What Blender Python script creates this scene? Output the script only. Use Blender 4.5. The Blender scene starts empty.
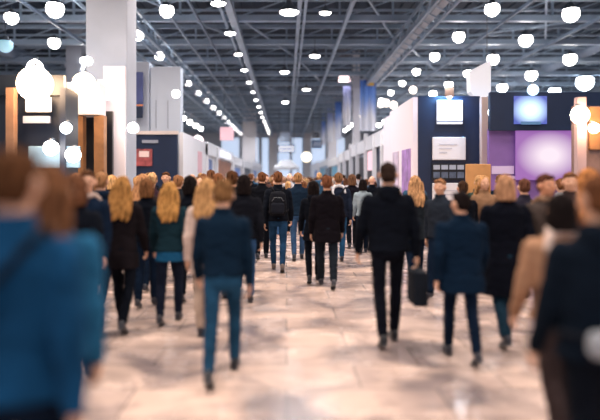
import bpy, bmesh, math, random
import numpy as np
from mathutils import Vector, Matrix, noise
random.seed(11)
C = bpy.context.scene.collection
PI = math.pi
F, X0, Y0, EYE = 600.0, 286.5, 178.6, 1.68

def wx(px, Z): return (px - X0) * Z / F
def wz(py, Z): return EYE + (Y0 - py) * Z / F

# ------------------------------------------------------------ tagging
def tag(o, label=None, cat=None, group=None, kind=None):
    if label: o['label'] = label
    if cat: o['category'] = cat
    if group: o['group'] = group
    if kind: o['kind'] = kind
    return o

def empty(name, loc=(0, 0, 0), rz=0, parent=None):
    o = bpy.data.objects.new(name, None)
    o.empty_display_size = .2
    C.objects.link(o)
    o.location = loc
    o.rotation_euler = (0, 0, rz)
    o.parent = parent
    return o

def link(name, me, mat=None, parent=None, color=None):
    o = bpy.data.objects.new(name, me)
    C.objects.link(o)
    if mat is not None and not me.materials:
        for m in (mat if isinstance(mat, (list, tuple)) else [mat]): me.materials.append(m)
    if parent: o.parent = parent
    if color: o.color = (*color, 1)
    return o

# ------------------------------------------------------------ materials
MATS = {}
def mat(name, col=(.5, .5, .5), rough=.6, metal=0, emit=None, es=0, bump=0, bscale=80, var=0, vscale=6, spec=.5):
    if name in MATS: return MATS[name]
    m = bpy.data.materials.new(name); m.use_nodes = True
    nt = m.node_tree; b = nt.nodes['Principled BSDF']
    b.inputs['Base Color'].default_value = (*col, 1)
    b.inputs['Roughness'].default_value = rough
    b.inputs['Metallic'].default_value = metal
    b.inputs['Specular IOR Level'].default_value = spec
    if emit:
        b.inputs['Emission Color'].default_value = (*emit, 1)
        b.inputs['Emission Strength'].default_value = es
    tc = nt.nodes.new('ShaderNodeTexCoord')
    if var:
        n = nt.nodes.new('ShaderNodeTexNoise'); n.inputs['Scale'].default_value = vscale; n.inputs['Detail'].default_value = 4
        nt.links.new(tc.outputs['Object'], n.inputs['Vector'])
        mx = nt.nodes.new('ShaderNodeMixRGB'); mx.blend_type = 'MULTIPLY'; mx.inputs[0].default_value = 1
        mx.inputs[1].default_value = (*col, 1)
        r = nt.nodes.new('ShaderNodeValToRGB')
        r.color_ramp.elements[0].position = .3; r.color_ramp.elements[0].color = (1 - var,) * 3 + (1,)
        r.color_ramp.elements[1].position = .7; r.color_ramp.elements[1].color = (1 + var * .3,) * 3 + (1,)
        nt.links.new(n.outputs['Fac'], r.inputs[0]); nt.links.new(r.outputs[0], mx.inputs[2])
        nt.links.new(mx.outputs[0], b.inputs['Base Color'])
    if bump:
        n = nt.nodes.new('ShaderNodeTexNoise'); n.inputs['Scale'].default_value = bscale
        nt.links.new(tc.outputs['Object'], n.inputs['Vector'])
        bp = nt.nodes.new('ShaderNodeBump'); bp.inputs['Strength'].default_value = bump; bp.inputs['Distance'].default_value = .01
        nt.links.new(n.outputs['Fac'], bp.inputs['Height']); nt.links.new(bp.outputs[0], b.inputs['Normal'])
    MATS[name] = m
    return m

def objmat(name, rough=.8, var=.25, vscale=9, bump=.3, bscale=35, sheen=0, stretch=(1, 1, 1), spec=.3):
    """takes its colour from the object: every garment has its own"""
    m = bpy.data.materials.new(name); m.use_nodes = True
    nt = m.node_tree; b = nt.nodes['Principled BSDF']
    oi = nt.nodes.new('ShaderNodeObjectInfo'); tc = nt.nodes.new('ShaderNodeTexCoord')
    mp = nt.nodes.new('ShaderNodeMapping'); mp.inputs['Scale'].default_value = stretch
    nt.links.new(tc.outputs['Object'], mp.inputs['Vector'])
    n = nt.nodes.new('ShaderNodeTexNoise'); n.inputs['Scale'].default_value = vscale; n.inputs['Detail'].default_value = 5
    nt.links.new(mp.outputs[0], n.inputs['Vector'])
    r = nt.nodes.new('ShaderNodeValToRGB')
    r.color_ramp.elements[0].position = .3; r.color_ramp.elements[0].color = (1 - var,) * 3 + (1,)
    r.color_ramp.elements[1].position = .7; r.color_ramp.elements[1].color = (1 + var,) * 3 + (1,)
    mx = nt.nodes.new('ShaderNodeMixRGB'); mx.blend_type = 'MULTIPLY'; mx.inputs[0].default_value = 1
    nt.links.new(n.outputs['Fac'], r.inputs[0]); nt.links.new(oi.outputs['Color'], mx.inputs[1]); nt.links.new(r.outputs[0], mx.inputs[2])
    nt.links.new(mx.outputs[0], b.inputs['Base Color'])
    b.inputs['Roughness'].default_value = rough
    b.inputs['Specular IOR Level'].default_value = spec
    n2 = nt.nodes.new('ShaderNodeTexNoise'); n2.inputs['Scale'].default_value = bscale; n2.inputs['Detail'].default_value = 3
    nt.links.new(mp.outputs[0], n2.inputs['Vector'])
    bp = nt.nodes.new('ShaderNodeBump'); bp.inputs['Strength'].default_value = bump; bp.inputs['Distance'].default_value = .02
    nt.links.new(n2.outputs['Fac'], bp.inputs['Height']); nt.links.new(bp.outputs[0], b.inputs['Normal'])
    return m

CLOTH = objmat('woven cloth', rough=1, var=.18, vscale=5, bump=.35, bscale=18, spec=.08)
DENIM = objmat('denim', rough=1, var=.35, vscale=7, bump=.4, bscale=25, spec=.1)
HAIR = objmat('hair strands', rough=.9, var=.65, vscale=38, bump=.9, bscale=70, stretch=(1, 1, .25), spec=.06)
SKIN = objmat('skin', rough=.5, var=.06, vscale=12, bump=.08, bscale=60, spec=.4)
LEATHER = objmat('shoe leather', rough=.45, var=.1, bump=.1, spec=.5)
NYLON = objmat('bag nylon', rough=.85, var=.12, bump=.2, bscale=60, spec=.12)

STEEL = mat('painted roof steel', (.34, .46, .60), .5, bump=.05, var=.25, vscale=.8)
STEELD = mat('darker roof steel', (.15, .22, .32), .5, var=.25, vscale=.8)
BEAM = mat('pale girder paint', (.42, .48, .56), .5, var=.2, vscale=.6)
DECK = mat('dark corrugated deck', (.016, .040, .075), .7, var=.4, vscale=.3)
WHITE = mat('white booth laminate', (.78, .77, .80), .35, var=.05, vscale=1)
PALE = mat('pale column plaster', (.40, .44, .52), .6, var=.12, vscale=1)
NAVY = mat('navy booth laminate', (.003, .014, .050), .5, var=.15, vscale=2)
NAVYD = mat('dark booth wall', (.005, .010, .024), .5, var=.2, vscale=2)
BLACK = mat('black panel', (.006, .009, .016), .4)
WOOD = mat('warm wood panel', (.34, .16, .065), .5, var=.35, vscale=4)
TAN = mat('tan post', (.24, .13, .075), .5, var=.15)
ORANGE = mat('orange wood board', (.60, .30, .11), .5, var=.25, vscale=3)
PURPLE = mat('purple booth wall', (.22, .12, .38), .5, var=.2, vscale=1.5)
GREYM = mat('satin aluminium', (.55, .56, .6), .35, metal=.7)
DMETAL = mat('dark lamp metal', (.12, .14, .17), .4, metal=.4)
PRINT = mat('grey print ink', (.28, .30, .36), .5)
PRINTP = mat('pink print ink', (.75, .45, .50), .5)
SCREENW = mat('lit white sign face', (.8, .8, .85), .4, emit=(.80, .84, 1.0), es=.75)
SCREENB = mat('lit blue sign face', (.2, .5, .9), .4, emit=(.10, .42, 1.0), es=1.6)
SCREENI = mat('icy lit sign face', (.6, .8, .9), .4, emit=(.5, .75, 1.0), es=2.2)
LAMPW = mat('glowing lamp lens', (1, 1, 1), .4, emit=(1.0, .93, .90), es=22)
LAMPC = mat('glowing cool lens', (1, 1, 1), .4, emit=(.80, .90, 1.0), es=16)
LAMPY = mat('glowing warm bulb', (1, .8, .6), .4, emit=(1.0, .66, .40), es=40)
END_GLOW = mat('added end wall glow', (.7, .8, .95), .3, emit=(.62, .76, 1.0), es=.72)  # emission added to lift the brightness of the end wall
EYEW = mat('eye', (.08, .05, .04), .2)

# ------------------------------------------------------------ simple solids
def bm_box(bm, a, b, bev=0):
    r = bmesh.ops.create_cube(bm, size=1)
    s = [b[i] - a[i] for i in range(3)]; c = [(a[i] + b[i]) / 2 for i in range(3)]
    for v in r['verts']:
        v.co = Vector([v.co[i] * s[i] + c[i] for i in range(3)])
    if bev:
        es = list({e for v in r['verts'] for e in v.link_edges})
        bmesh.ops.bevel(bm, geom=es, offset=bev, segments=2, affect='EDGES', profile=.5)

def bm_bar(bm, p, q, w, h=None):
    h = h or w
    p, q = Vector(p), Vector(q); d = q - p
    L = d.length
    up = Vector((0, 0, 1)) if abs(d.normalized().z) < .95 else Vector((0, 1, 0))
    x = d.cross(up).normalized(); z = x.cross(d).normalized()
    M = Matrix((x, d.normalized(), z)).transposed()
    r = bmesh.ops.create_cube(bm, size=1)
    for v in r['verts']:
        v.co = M @ Vector((v.co.x * w, v.co.y * L, v.co.z * h)) + (p + q) / 2

def bm_tube(bm, pts, rad, n=10, closed=False):
    pts = [Vector(p) for p in pts]
    rads = rad if isinstance(rad, (list, tuple)) else [rad] * len(pts)
    rings = []
    for i, p in enumerate(pts):
        if closed: d = pts[(i + 1) % len(pts)] - pts[i - 1]
        else: d = pts[min(i + 1, len(pts) - 1)] - pts[max(i - 1, 0)]
        d.normalize()
        up = Vector((0, 0, 1)) if abs(d.z) < .9 else Vector((0, 1, 0))
        x = d.cross(up).normalized(); z = x.cross(d).normalized()
        rings.append([bm.verts.new(p + rads[i] * (math.cos(2 * PI * k / n) * x + math.sin(2 * PI * k / n) * z)) for k in range(n)])
    m = len(rings)
    for i in range(m if closed else m - 1):
        a, b = rings[i], rings[(i + 1) % m]
        for k in range(n):
            bm.faces.new((a[k], a[(k + 1) % n], b[(k + 1) % n], b[k]))
    if not closed:
        bm.faces.new(rings[0][::-1]); bm.faces.new(rings[-1])

def bm_lathe(bm, prof, c=(0, 0, 0), n=24):
    rings = []
    for r, z in prof:
        rings.append([bm.verts.new((c[0] + r * math.cos(2 * PI * k / n), c[1] + r * math.sin(2 * PI * k / n), c[2] + z)) for k in range(n)])
    for a, b in zip(rings, rings[1:]):
        for k in range(n):
            bm.faces.new((a[k], a[(k + 1) % n], b[(k + 1) % n], b[k]))
    bm.faces.new(rings[0][::-1]); bm.faces.new(rings[-1])

def mk(name, bm, m, parent=None, smooth=False, color=None):
    me = bpy.data.meshes.new(name)
    bmesh.ops.recalc_face_normals(bm, faces=bm.faces)
    bm.to_mesh(me); bm.free()
    if smooth: me.shade_smooth()
    return link(name, me, m, parent, color)

def box(name, a, b, m, parent=None, bev=0):
    bm = bmesh.new(); bm_box(bm, a, b, bev)
    return mk(name, bm, m, parent)

# ------------------------------------------------------------ volume sculpting
class Vol:
    def __init__(s): s.bm = bmesh.new()
    def ell(s, c, r, M=None, n=(16, 10)):
        g = bmesh.ops.create_uvsphere(s.bm, u_segments=n[0], v_segments=n[1], radius=1)
        for v in g['verts']:
            p = Vector((v.co.x * r[0], v.co.y * r[1], v.co.z * r[2])) + Vector(c)
            v.co = M @ p if M else p
    def cap(s, p, r0, q, r1, M=None, n=12):
        p, q = Vector(p), Vector(q); d = q - p
        if d.length < 1e-5: return
        d0 = d.normalized()
        up = Vector((0, 0, 1)) if abs(d0.z) < .9 else Vector((0, 1, 0))
        x = d0.cross(up).normalized(); z = x.cross(d0).normalized()
        rings = []
        K = 4
        prof = [(-math.cos(PI / 2 * k / K) * r0, math.sin(PI / 2 * k / K) * r0) for k in range(1, K + 1)]
        prof += [(d.length + math.sin(PI / 2 * k / K) * r1, math.cos(PI / 2 * k / K) * r1) for k in range(0, K)]
        for t, r in prof:
            rings.append([p + d0 * t + r * (math.cos(2 * PI * k / n) * x + math.sin(2 * PI * k / n) * z) for k in range(n)])
        vs = [[s.bm.verts.new(M @ v if M else v) for v in rg] for rg in rings]
        for a, b in zip(vs, vs[1:]):
            for k in range(n): s.bm.faces.new((a[k], a[(k + 1) % n], b[(k + 1) % n], b[k]))
        s.bm.faces.new(vs[0][::-1]); s.bm.faces.new(vs[-1])
    def chain(s, pts, rads, M=None):
        for i in range(len(pts) - 1): s.cap(pts[i], rads[i], pts[i + 1], rads[i + 1], M)
    def loft(s, rings, n=24, e=2.3, M=None):
        vs = []
        for (z, cx, cy, rx, ry) in rings:
            rg = []
            for k in range(n):
                a = 2 * PI * k / n; ca, sa = math.cos(a), math.sin(a)
                p = Vector((cx + rx * math.copysign(abs(ca) ** (2 / e), ca), cy + ry * math.copysign(abs(sa) ** (2 / e), sa), z))
                rg.append(s.bm.verts.new(M @ p if M else p))
            vs.append(rg)
        for a, b in zip(vs, vs[1:]):
            for k in range(n): s.bm.faces.new((a[k], a[(k + 1) % n], b[(k + 1) % n], b[k]))
        s.bm.faces.new(vs[0][::-1]); s.bm.faces.new(vs[-1])
    def mesh(s, name, vox, smooth=3, amp=0, fr=9, stretch=(1, 1, 1)):
        bmesh.ops.recalc_face_normals(s.bm, faces=s.bm.faces)
        me = bpy.data.meshes.new(name); s.bm.to_mesh(me); s.bm.free()
        o = bpy.data.objects.new('tmp', me); C.objects.link(o)
        r = o.modifiers.new('r', 'REMESH'); r.mode = 'VOXEL'; r.voxel_size = vox
        if smooth:
            sm = o.modifiers.new('s', 'SMOOTH'); sm.factor = .5; sm.iterations = smooth
        dg = bpy.context.evaluated_depsgraph_get()
        out = bpy.data.meshes.new_from_object(o.evaluated_get(dg))
        bpy.data.objects.remove(o); bpy.data.meshes.remove(me)
        if amp and len(out.vertices):
            nv = len(out.vertices)
            co = np.empty(nv * 3, 'f'); out.vertices.foreach_get('co', co); co = co.reshape(-1, 3)
            no = np.empty(nv * 3, 'f'); out.vertex_normals.foreach_get('vector', no); no = no.reshape(-1, 3)
            q = co * np.array(stretch, 'f') * fr
            d = (np.sin(q[:, 0] * 1.7 + 2 * np.sin(q[:, 2] * 1.1)) + np.sin(q[:, 1] * 2.1 + q[:, 2] * 1.6 + 1.3 * np.sin(q[:, 0])) +
                 .7 * np.sin(q[:, 2] * 3.3 + 1.5 * np.sin(q[:, 0] * 1.9 + q[:, 1] * 1.2))) / 2.7
            co += no * (d * amp)[:, None]
            out.vertices.foreach_set('co', co.ravel())
        out.name = name
        out.shade_smooth()
        return out

# ------------------------------------------------------------ people
def rotx(p, piv, a):
    return Vector(piv) + Matrix.Rotation(a, 4, 'X') @ (Vector(p) - Vector(piv))

def person(label, X, Z, H=1.75, face=0, hair='short', hc=(.10, .05, .025), skin=(.62, .34, .22),
           top='jacket', tc=(.01, .016, .03), bottom='trousers', bc=(.01, .015, .03), shoe=(.02, .02, .03),
           fem=False, wide=1.0, front=1, step=.9, armL=None, armR=None, hyaw=0, hpitch=0, lean=0,
           vox=.011, eyes=False, group=None, hood=False, shirt=None, scarf=None, shoes=True, link_it=True):
    """one walker; built facing +Y, left side is -X"""
    R = random.Random(int(X * 977 + Z * 131))
    k = H / 1.75
    w = wide * (.90 if fem else 1.0)
    hipw = .088
    # --- legs: (hip forward angle, knee bend) in the walking plane
    st = step
    ang = {front: (.40 * st, .08), -front: (-.26 * st, .42 * st + .06)}
    L1, L2 = .435, .405
    J = {}
    for sd in (-1, 1):
        a, kb = ang[sd]
        hip = Vector((sd * hipw, 0, 0))
        kn = hip + Vector((sd * .004, math.sin(a) * L1, -math.cos(a) * L1))
        an = kn + Vector((-sd * .012, math.sin(a - kb) * L2, -math.cos(a - kb) * L2))
        J[sd] = [hip, kn, an]
    # foot pitch: front foot flat, rear foot rolls onto the toes
    pitch = {front: .10 * st, -front: -.55 * st}
    def footpt(sd, y, z, x=0):
        p = pitch[sd]; an = J[sd][2]
        c, s_ = math.cos(p), math.sin(p)
        return Vector((an.x + x, an.y + y * c - z * s_, an.z + y * s_ + z * c))
    low = min(footpt(sd, y, -.088).z for sd in (-1, 1) for y in (-.07, .17))
    dz = -low
    for sd in (-1, 1):
        for p in J[sd]: p.z += dz
    hz = dz                      # hip joint height
    off = hz - .925              # everything above moves with the hips
    def U(z): return z + off
    # lean of the torso about the hips
    def T(p): return rotx(p, (0, 0, hz), -lean) if lean else Vector(p)
    TM = Matrix.Translation((0, 0, hz)) @ Matrix.Rotation(-lean, 4, 'X') @ Matrix.Translation((0, 0, -hz))
    neck = Vector((0, .0, U(1.52)))
    HM = TM @ Matrix.Translation(neck) @ Matrix.Rotation(hyaw, 4, 'Z') @ Matrix.Rotation(-hpitch, 4, 'X') @ Matrix.Diagonal((1.08, 1.06, 1.04, 1)) @ Matrix.Translation(-neck)
    # --- arms
    arms = {}
    for sd, cfg in ((-1, armL), (1, armR)):
        sw = (-.38 if sd == front else .34) * st
        cfg = cfg or {}
        a = cfg.get('a', sw); ab = cfg.get('out', .13); el = cfg.get('el', .30); inn = cfg.get('in', 0)
        sh = Vector((sd * .183 * w, -.005, U(1.392)))
        d1 = Vector((sd * math.sin(ab), math.sin(a) * math.cos(ab), -math.cos(a) * math.cos(ab)))
        e_ = sh + d1 * .285
        a2 = a + el
        d2 = Vector((sd * (ab * .35) - sd * inn, math.sin(a2), -math.cos(a2))).normalized()
        wr = e_ + d2 * .25
        arms[sd] = [sh, e_, wr, d2]
    # ================= body: one continuous skin surface
    V = Vol()
    hc_z = U(1.638)
    V.ell((0, .004, hc_z + .012), (.073, .092, .100), HM, (20, 14))
    V.ell((0, .030, hc_z - .055), (.055, .060, .062), HM)
    V.ell((0, .048, hc_z - .088), (.030, .032, .024), HM)           # chin
    V.cap((0, .090, hc_z + .012), .010, (0, .108, hc_z - .022), .015, HM)   # nose
    V.ell((0, .086, hc_z - .055), (.024, .010, .010), HM)           # lips
    V.ell((0, .082, hc_z + .022), (.052, .014, .010), HM)           # brow
    for sd in (-1, 1):
        V.ell((sd * .083, .000, hc_z - .010), (.011, .020, .031), HM)
        V.ell((sd * .040, .072, hc_z - .028), (.022, .020, .022), HM)   # cheek
    V.cap((0, -.012, U(1.43)), .062, HM @ Vector((0, -.008, hc_z - .05)), .056, None)
    V.loft([(U(.88), 0, 0, .13, .085), (U(1.05), 0, 0, .12, .08), (U(1.25), 0, 0, .145 * w, .09), (U(1.40), 0, 0, .16 * w, .08), (U(1.46), 0, -.005, .08, .06)], M=TM)
    for sd in (-1, 1):
        sh, e_, wr, d2 = [TM @ p if i < 3 else (TM.to_3x3() @ p) for i, p in enumerate(arms[sd])]
        V.chain([sh, e_, wr], [.042, .034, .025])
        # hand: palm, four unequal curled fingers, thumb
        side = Vector((sd, 0, 0)); side = (side - side.dot(d2) * d2).normalized()   # back of the hand looks outward
        fwd = d2.cross(side) * (-sd); fwd.normalize()
        if fwd.y < 0: fwd = -fwd
        pc = wr + d2 * .05
        for t in (-.022, 0, .022):
            V.cap(wr + d2 * .012 + fwd * t * .7, .018, wr + d2 * .085 + fwd * t * 1.25, .0145)
        for i, (fo, ln) in enumerate(((.031, .070), (.011, .080), (-.010, .074), (-.030, .058))):
            b0 = wr + d2 * .088 + fwd * fo
            b1 = b0 + (d2 * .9 - side * .30).normalized() * ln * .45
            b2 = b1 + (d2 * .6 - side * .75).normalized() * ln * .32
            b3 = b2 + (d2 * .1 - side * 1.0).normalized() * ln * .25
            V.chain([b0, b1, b2, b3], [.0095, .0088, .008, .0072])
        t0 = wr + d2 * .03 + fwd * .022
        t1 = t0 + (d2 * .7 + fwd * .75 - side * .25).normalized() * .042
        t2 = t1 + (d2 * .95 + fwd * .2 - side * .35).normalized() * .032
        V.chain([t0, t1, t2], [.013, .011, .009])
        hipj, kn, an = J[sd]
        V.chain([hipj, kn, an], [.068, .046, .034])
        V.cap(footpt(sd, -.03, -.05) , .028, footpt(sd, .10, -.062), .022)
        V.cap(footpt(sd, .10, -.062), .022, footpt(sd, .15, -.066), .017)
    root = empty('person', (X, Z, 0), face)
    root.scale = (k, k, k)
    tag(root, label, 'person', group)
    bmesh_ = V.mesh('body', vox * .8 if vox < .015 else vox * .8, 2)
    link('body', bmesh_, SKIN, root, skin)
    # ================= hair
    if hair != 'bald':
        V = Vol(); cz = hc_z
        amp, fr = .006, 48
        if hair in ('short', 'curly', 'fade'):
            g = {'short': 1.0, 'curly': 1.08, 'fade': .97}[hair]
            V.ell((0, -.012, cz + .034), (.080 * g, .094 * g, .088 * g), HM, (20, 14))
            V.ell((0, -.036, cz - .005), (.074 * g, .066 * g, .080), HM)
            V.ell((0, -.050, cz - .036), (.052, .038, .040), HM)
            V.ell((.01, .062, cz + .082), (.056, .036, .026), HM)
            if hair == 'curly':
                amp, fr = .009, 45
                for _ in range(26):
                    a_, b_ = R.uniform(0, 2 * PI), R.uniform(-.2, 1.4)
                    V.ell((.078 * math.cos(a_) * math.cos(b_), -.018 + .088 * math.sin(a_) * math.cos(b_), cz + .038 + .085 * math.sin(b_)), (.02, .02, .018), HM, (8, 6))
        else:
            V.ell((0, -.012, cz + .030), (.084, .098, .092), HM, (20, 14))
            V.ell((0, -.040, cz - .02), (.084, .072, .095), HM)
            for sd in (-1, 1): V.cap((sd * .072, .01, cz + .02), .022, (sd * .078, .0, cz - .08), .020, HM)
            if hair == 'long':
                for i in range(9):
                    x = -.075 + .15 * i / 8
                    V.chain([(x, -.055 - .03 * (1 - abs(x) / .08), cz), (x * 1.25, -.080, cz - .13), (x * 1.35, -.125, cz - .25 - .02 * R.random()), (x * 1.15 + .008 * R.uniform(-1, 1), -.135, cz - .33 - .05 * R.random())], [.036, .034, .028, .010], HM)
                amp, fr = .006, 38
            elif hair == 'bob':
                V.loft([(cz - .14, 0, -.03, .088, .085), (cz - .06, 0, -.028, .094, .090), (cz + .03, 0, -.02, .086, .09)], M=HM)
                amp = .005
            elif hair == 'ponytail':
                V.ell((0, -.115, cz + .035), (.028, .03, .03), HM)
                V.chain([(0, -.12, cz + .03), (0, -.155, cz - .04), (.01, -.145, cz - .15), (.008, -.13, cz - .22)], [.022, .032, .028, .008], HM)
            elif hair == 'bun':
                V.ell((0, -.09, cz + .085), (.045, .045, .042), HM)
        link('hair', V.mesh('hair', max(.0075, vox * .75), 1, amp, fr, (1, 1, .35)), HAIR, root, hc)
    # ================= upper garment
    V = Vol()
    hem = {'jacket': .90, 'sweater': .93, 'coat': .72, 'longcoat': .52, 'bomber': .95}[top]
    b_ = 1.06 if top in ('coat', 'longcoat', 'jacket') else 1.0
    wa = .86 if fem else 1.0
    rings = []
    if hem < .88:
        rings.append((U(hem), 0, .0, (.190 + (.9 - hem) * .10) * w, .140 + (.9 - hem) * .18))
        rings.append((U(.86), 0, 0, .188 * w * b_, .142))
    rings += [(U(max(hem, .90)), 0, .0, .176 * w * b_, .128), (U(1.07), 0, .004, .166 * w * wa * b_, .120), (U(1.25), 0, .002, .186 * w * b_, .130),
              (U(1.36), 0, -.004, .192 * w, .124), (U(1.412), 0, -.008, .165 * w, .106), (U(1.455), 0, -.012, .112 * w, .088), (U(1.49), 0, -.012, .080, .074), (U(1.515), 0, -.012, .070, .068)]
    V.loft(rings, M=TM)
    for sd in (-1, 1):
        sh, e_, wr, d2 = arms[sd]
        V.chain([(sh.x * .93, sh.y, sh.z - .008), e_, wr - d2 * .005], [.070, .056 * (1.05 if b_ > 1 else 1), .040 * b_], TM)
        if top == 'jacket' or top == 'bomber':
            V.cap(wr - d2 * .02, .043, wr - d2 * .01, .043, TM)
    # collar
    for i in range(14):
        a_ = 2 * PI * i / 14
        V.ell((.066 * math.cos(a_), -.012 + .062 * math.sin(a_), U(1.515)), (.018, .018, .026), TM, (8, 6))
    if hood:
        V.ell((0, -.085, U(1.475)), (.115, .060, .062), TM)
        V.ell((0, -.105, U(1.43)), (.085, .045, .060), TM)
        for sd in (-1, 1): V.ell((sd * .075, -.03, U(1.495)), (.045, .065, .038), TM)
    if top in ('jacket', 'bomber'):
        V.loft([(U(hem - .012), 0, 0, .181 * w * b_, .133), (U(hem + .03), 0, 0, .181 * w * b_, .133)], M=TM)
    nm = {'jacket': 'jacket', 'sweater': 'sweater', 'coat': 'coat', 'longcoat': 'coat', 'bomber': 'jacket'}[top]
    link(nm, V.mesh(nm, vox, 3, .0055, 16, (1, 1, 1.4)), DENIM if isinstance(shirt, str) else CLOTH, root, tc)
    if shirt and not isinstance(shirt, str):      # shirt tail below the jacket
        V = Vol(); V.loft([(U(hem - .13), 0, 0, .185 * w, .135), (U(hem + .05), 0, 0, .168 * w, .120)], M=TM)
        link('shirt', V.mesh('shirt', vox, 3, .004, 22), CLOTH, root, shirt)
    if scarf:
        V = Vol()
        for i in range(16):
            a_ = 2 * PI * i / 16
            V.ell((.080 * math.cos(a_), -.014 + .076 * math.sin(a_), U(1.50) + .008 * math.sin(3 * a_)), (.028, .028, .034), TM, (8, 6))
        V.chain([(-.10, -.06, U(1.47)), (-.13, -.10, U(1.38)), (-.10, -.13, U(1.28))], [.03, .03, .022], TM)
        V.chain([(.10, -.06, U(1.47)), (.12, -.10, U(1.38))], [.03, .025], TM)
        link('scarf', V.mesh('scarf', max(.009, vox), 2, .003, 30), CLOTH, root, scarf)
    # ================= trousers
    V = Vol()
    V.loft([(U(.80), 0, 0, .10, .085), (U(.86), 0, -.005, .158 * (w if not fem else 1), .118), (U(.95), 0, -.004, .158 * (w if not fem else 1), .116), (U(1.03), 0, 0, .140, .10)])
    sl = {'trousers': (.090, .067, .057), 'jeans': (.086, .060, .050), 'slim': (.087, .062, .050)}[bottom]
    for sd in (-1, 1):
        hipj, kn, an = J[sd]
        mid = hipj.lerp(kn, .5)
        V.chain([hipj + Vector((0, -.004, -.03)), mid, kn, kn.lerp(an, .35) + Vector((0, -.012, 0)), an + (kn - an) * .05], [sl[0], sl[0] * .86, sl[1], sl[1] * .98, sl[2]])
    link('trousers', V.mesh('trousers', vox, 2, .004, 26, (1, 1, 1.2)), DENIM if bottom == 'jeans' else CLOTH, root, bc)
    if shoes:
        for sd in (-1, 1):
            V = Vol()
            V.cap(footpt(sd, -.035, -.055), .038, footpt(sd, .03, -.052), .040)
            V.cap(footpt(sd, .03, -.055), .038, footpt(sd, .115, -.062), .034)
            V.cap(footpt(sd, .11, -.062), .033, footpt(sd, .16, -.066), .024)
            V.cap(footpt(sd, -.03, -.02), .040, footpt(sd, -.03, -.05), .040)
            sh_ = link('shoe', V.mesh('shoe', .011, 2), LEATHER, root, shoe)
            if vox < .013:
                bm = bmesh.new()
                outl = [(-.07, .028), (-.02, .036), (.05, .036), (.11, .042), (.16, .034), (.19, .012), (.19, -.012), (.16, -.034), (.11, -.042), (.05, -.036), (-.02, -.036), (-.07, -.028)]
                t_ = [bm.verts.new(footpt(sd, y, -.072, x)) for y, x in outl]
                bt = [bm.verts.new(footpt(sd, y, -.089, x)) for y, x in outl]
                bm.faces.new(t_); bm.faces.new(bt[::-1])
                for i in range(12): bm.faces.new((t_[i], bt[i], bt[(i + 1) % 12], t_[(i + 1) % 12]))
                mk('sole', bm, LEATHER, sh_, color=(.5, .48, .46) if sum(shoe) > .6 else (.04, .04, .045))
    if eyes:
        for sd in (-1, 1):
            V = Vol(); V.ell((sd * .031, .088, hc_z + .008), (.013, .008, .007), HM, (12, 8))
            bm = V.bm
            mk('eye', bm, EYEW, root, smooth=True)
    bpy.context.view_layer.update()
    root['_U'] = off
    info = dict(root=root, U=U, TM=TM, HM=HM, arms=arms, w=w, k=k)
    del root['_U']
    return info

def world(info, p):
    r = info['root']
    return Matrix.LocRotScale(r.location, r.rotation_euler, r.scale) @ Vector(p)

def worn(name, info, label, cat):
    r = info['root']
    e = empty(name, tuple(r.location), r.rotation_euler.z)
    e.scale = r.scale
    tag(e, label, cat)
    return e

def backpack(info, label, col=(.006, .007, .010), strap=(.01, .01, .014), big=1.0, mark=True):
    U, TM, w = info['U'], info['TM'], info['w']
    e = worn('backpack', info, label, 'backpack')
    V = Vol()
    V.loft([(U(1.00), 0, -.215, .125 * big, .065), (U(1.06), 0, -.225, .150 * big, .085), (U(1.25), 0, -.225, .150 * big, .082), (U(1.38), 0, -.205, .125 * big, .062), (U(1.42), 0, -.19, .075, .035)], e=3.2, M=TM)
    link('pack', V.mesh('pack', .011, 3, .003, 20), NYLON, e, col)
    V = Vol(); V.loft([(U(1.03), 0, -.305, .09 * big, .03), (U(1.07), 0, -.315, .115 * big, .035), (U(1.19), 0, -.310, .115 * big, .032), (U(1.22), 0, -.30, .09 * big, .02)], e=3.5, M=TM)
    link('front_pocket', V.mesh('front_pocket', .010, 2, .002, 22), NYLON, e, tuple(c * 1.7 for c in col))
    for sd in (-1, 1):
        bm = bmesh.new()
        pts = [TM @ Vector(p) for p in ((sd * .07, -.17, U(1.42)), (sd * .105, -.10, U(1.478)), (sd * .115, -.02, U(1.485)), (sd * .122, .07, U(1.435)), (sd * .130, .135, U(1.33)), (sd * .150, .125, U(1.18)), (sd * .185, .02, U(1.10)), (sd * .150, -.13, U(1.05)))]
        bm_tube(bm, pts, .016, 8)
        mk('strap', bm, NYLON, e, smooth=True, color=strap)
    bm = bmesh.new(); bm_tube(bm, [TM @ Vector(p) for p in ((-.03, -.19, U(1.41)), (-.02, -.20, U(1.45)), (.02, -.20, U(1.45)), (.03, -.19, U(1.41)))], .007, 8)
    mk('handle', bm, NYLON, e, smooth=True, color=strap)
    bm = bmesh.new(); bm_tube(bm, [TM @ Vector(p) for p in ((-.10 * big, -.30, U(1.25)), (-.06, -.309, U(1.31)), (.06, -.309, U(1.31)), (.10 * big, -.30, U(1.25)))], .004, 6)
    mk('zip', bm, NYLON, e, smooth=True, color=(.25, .27, .3))
    return e

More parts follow.
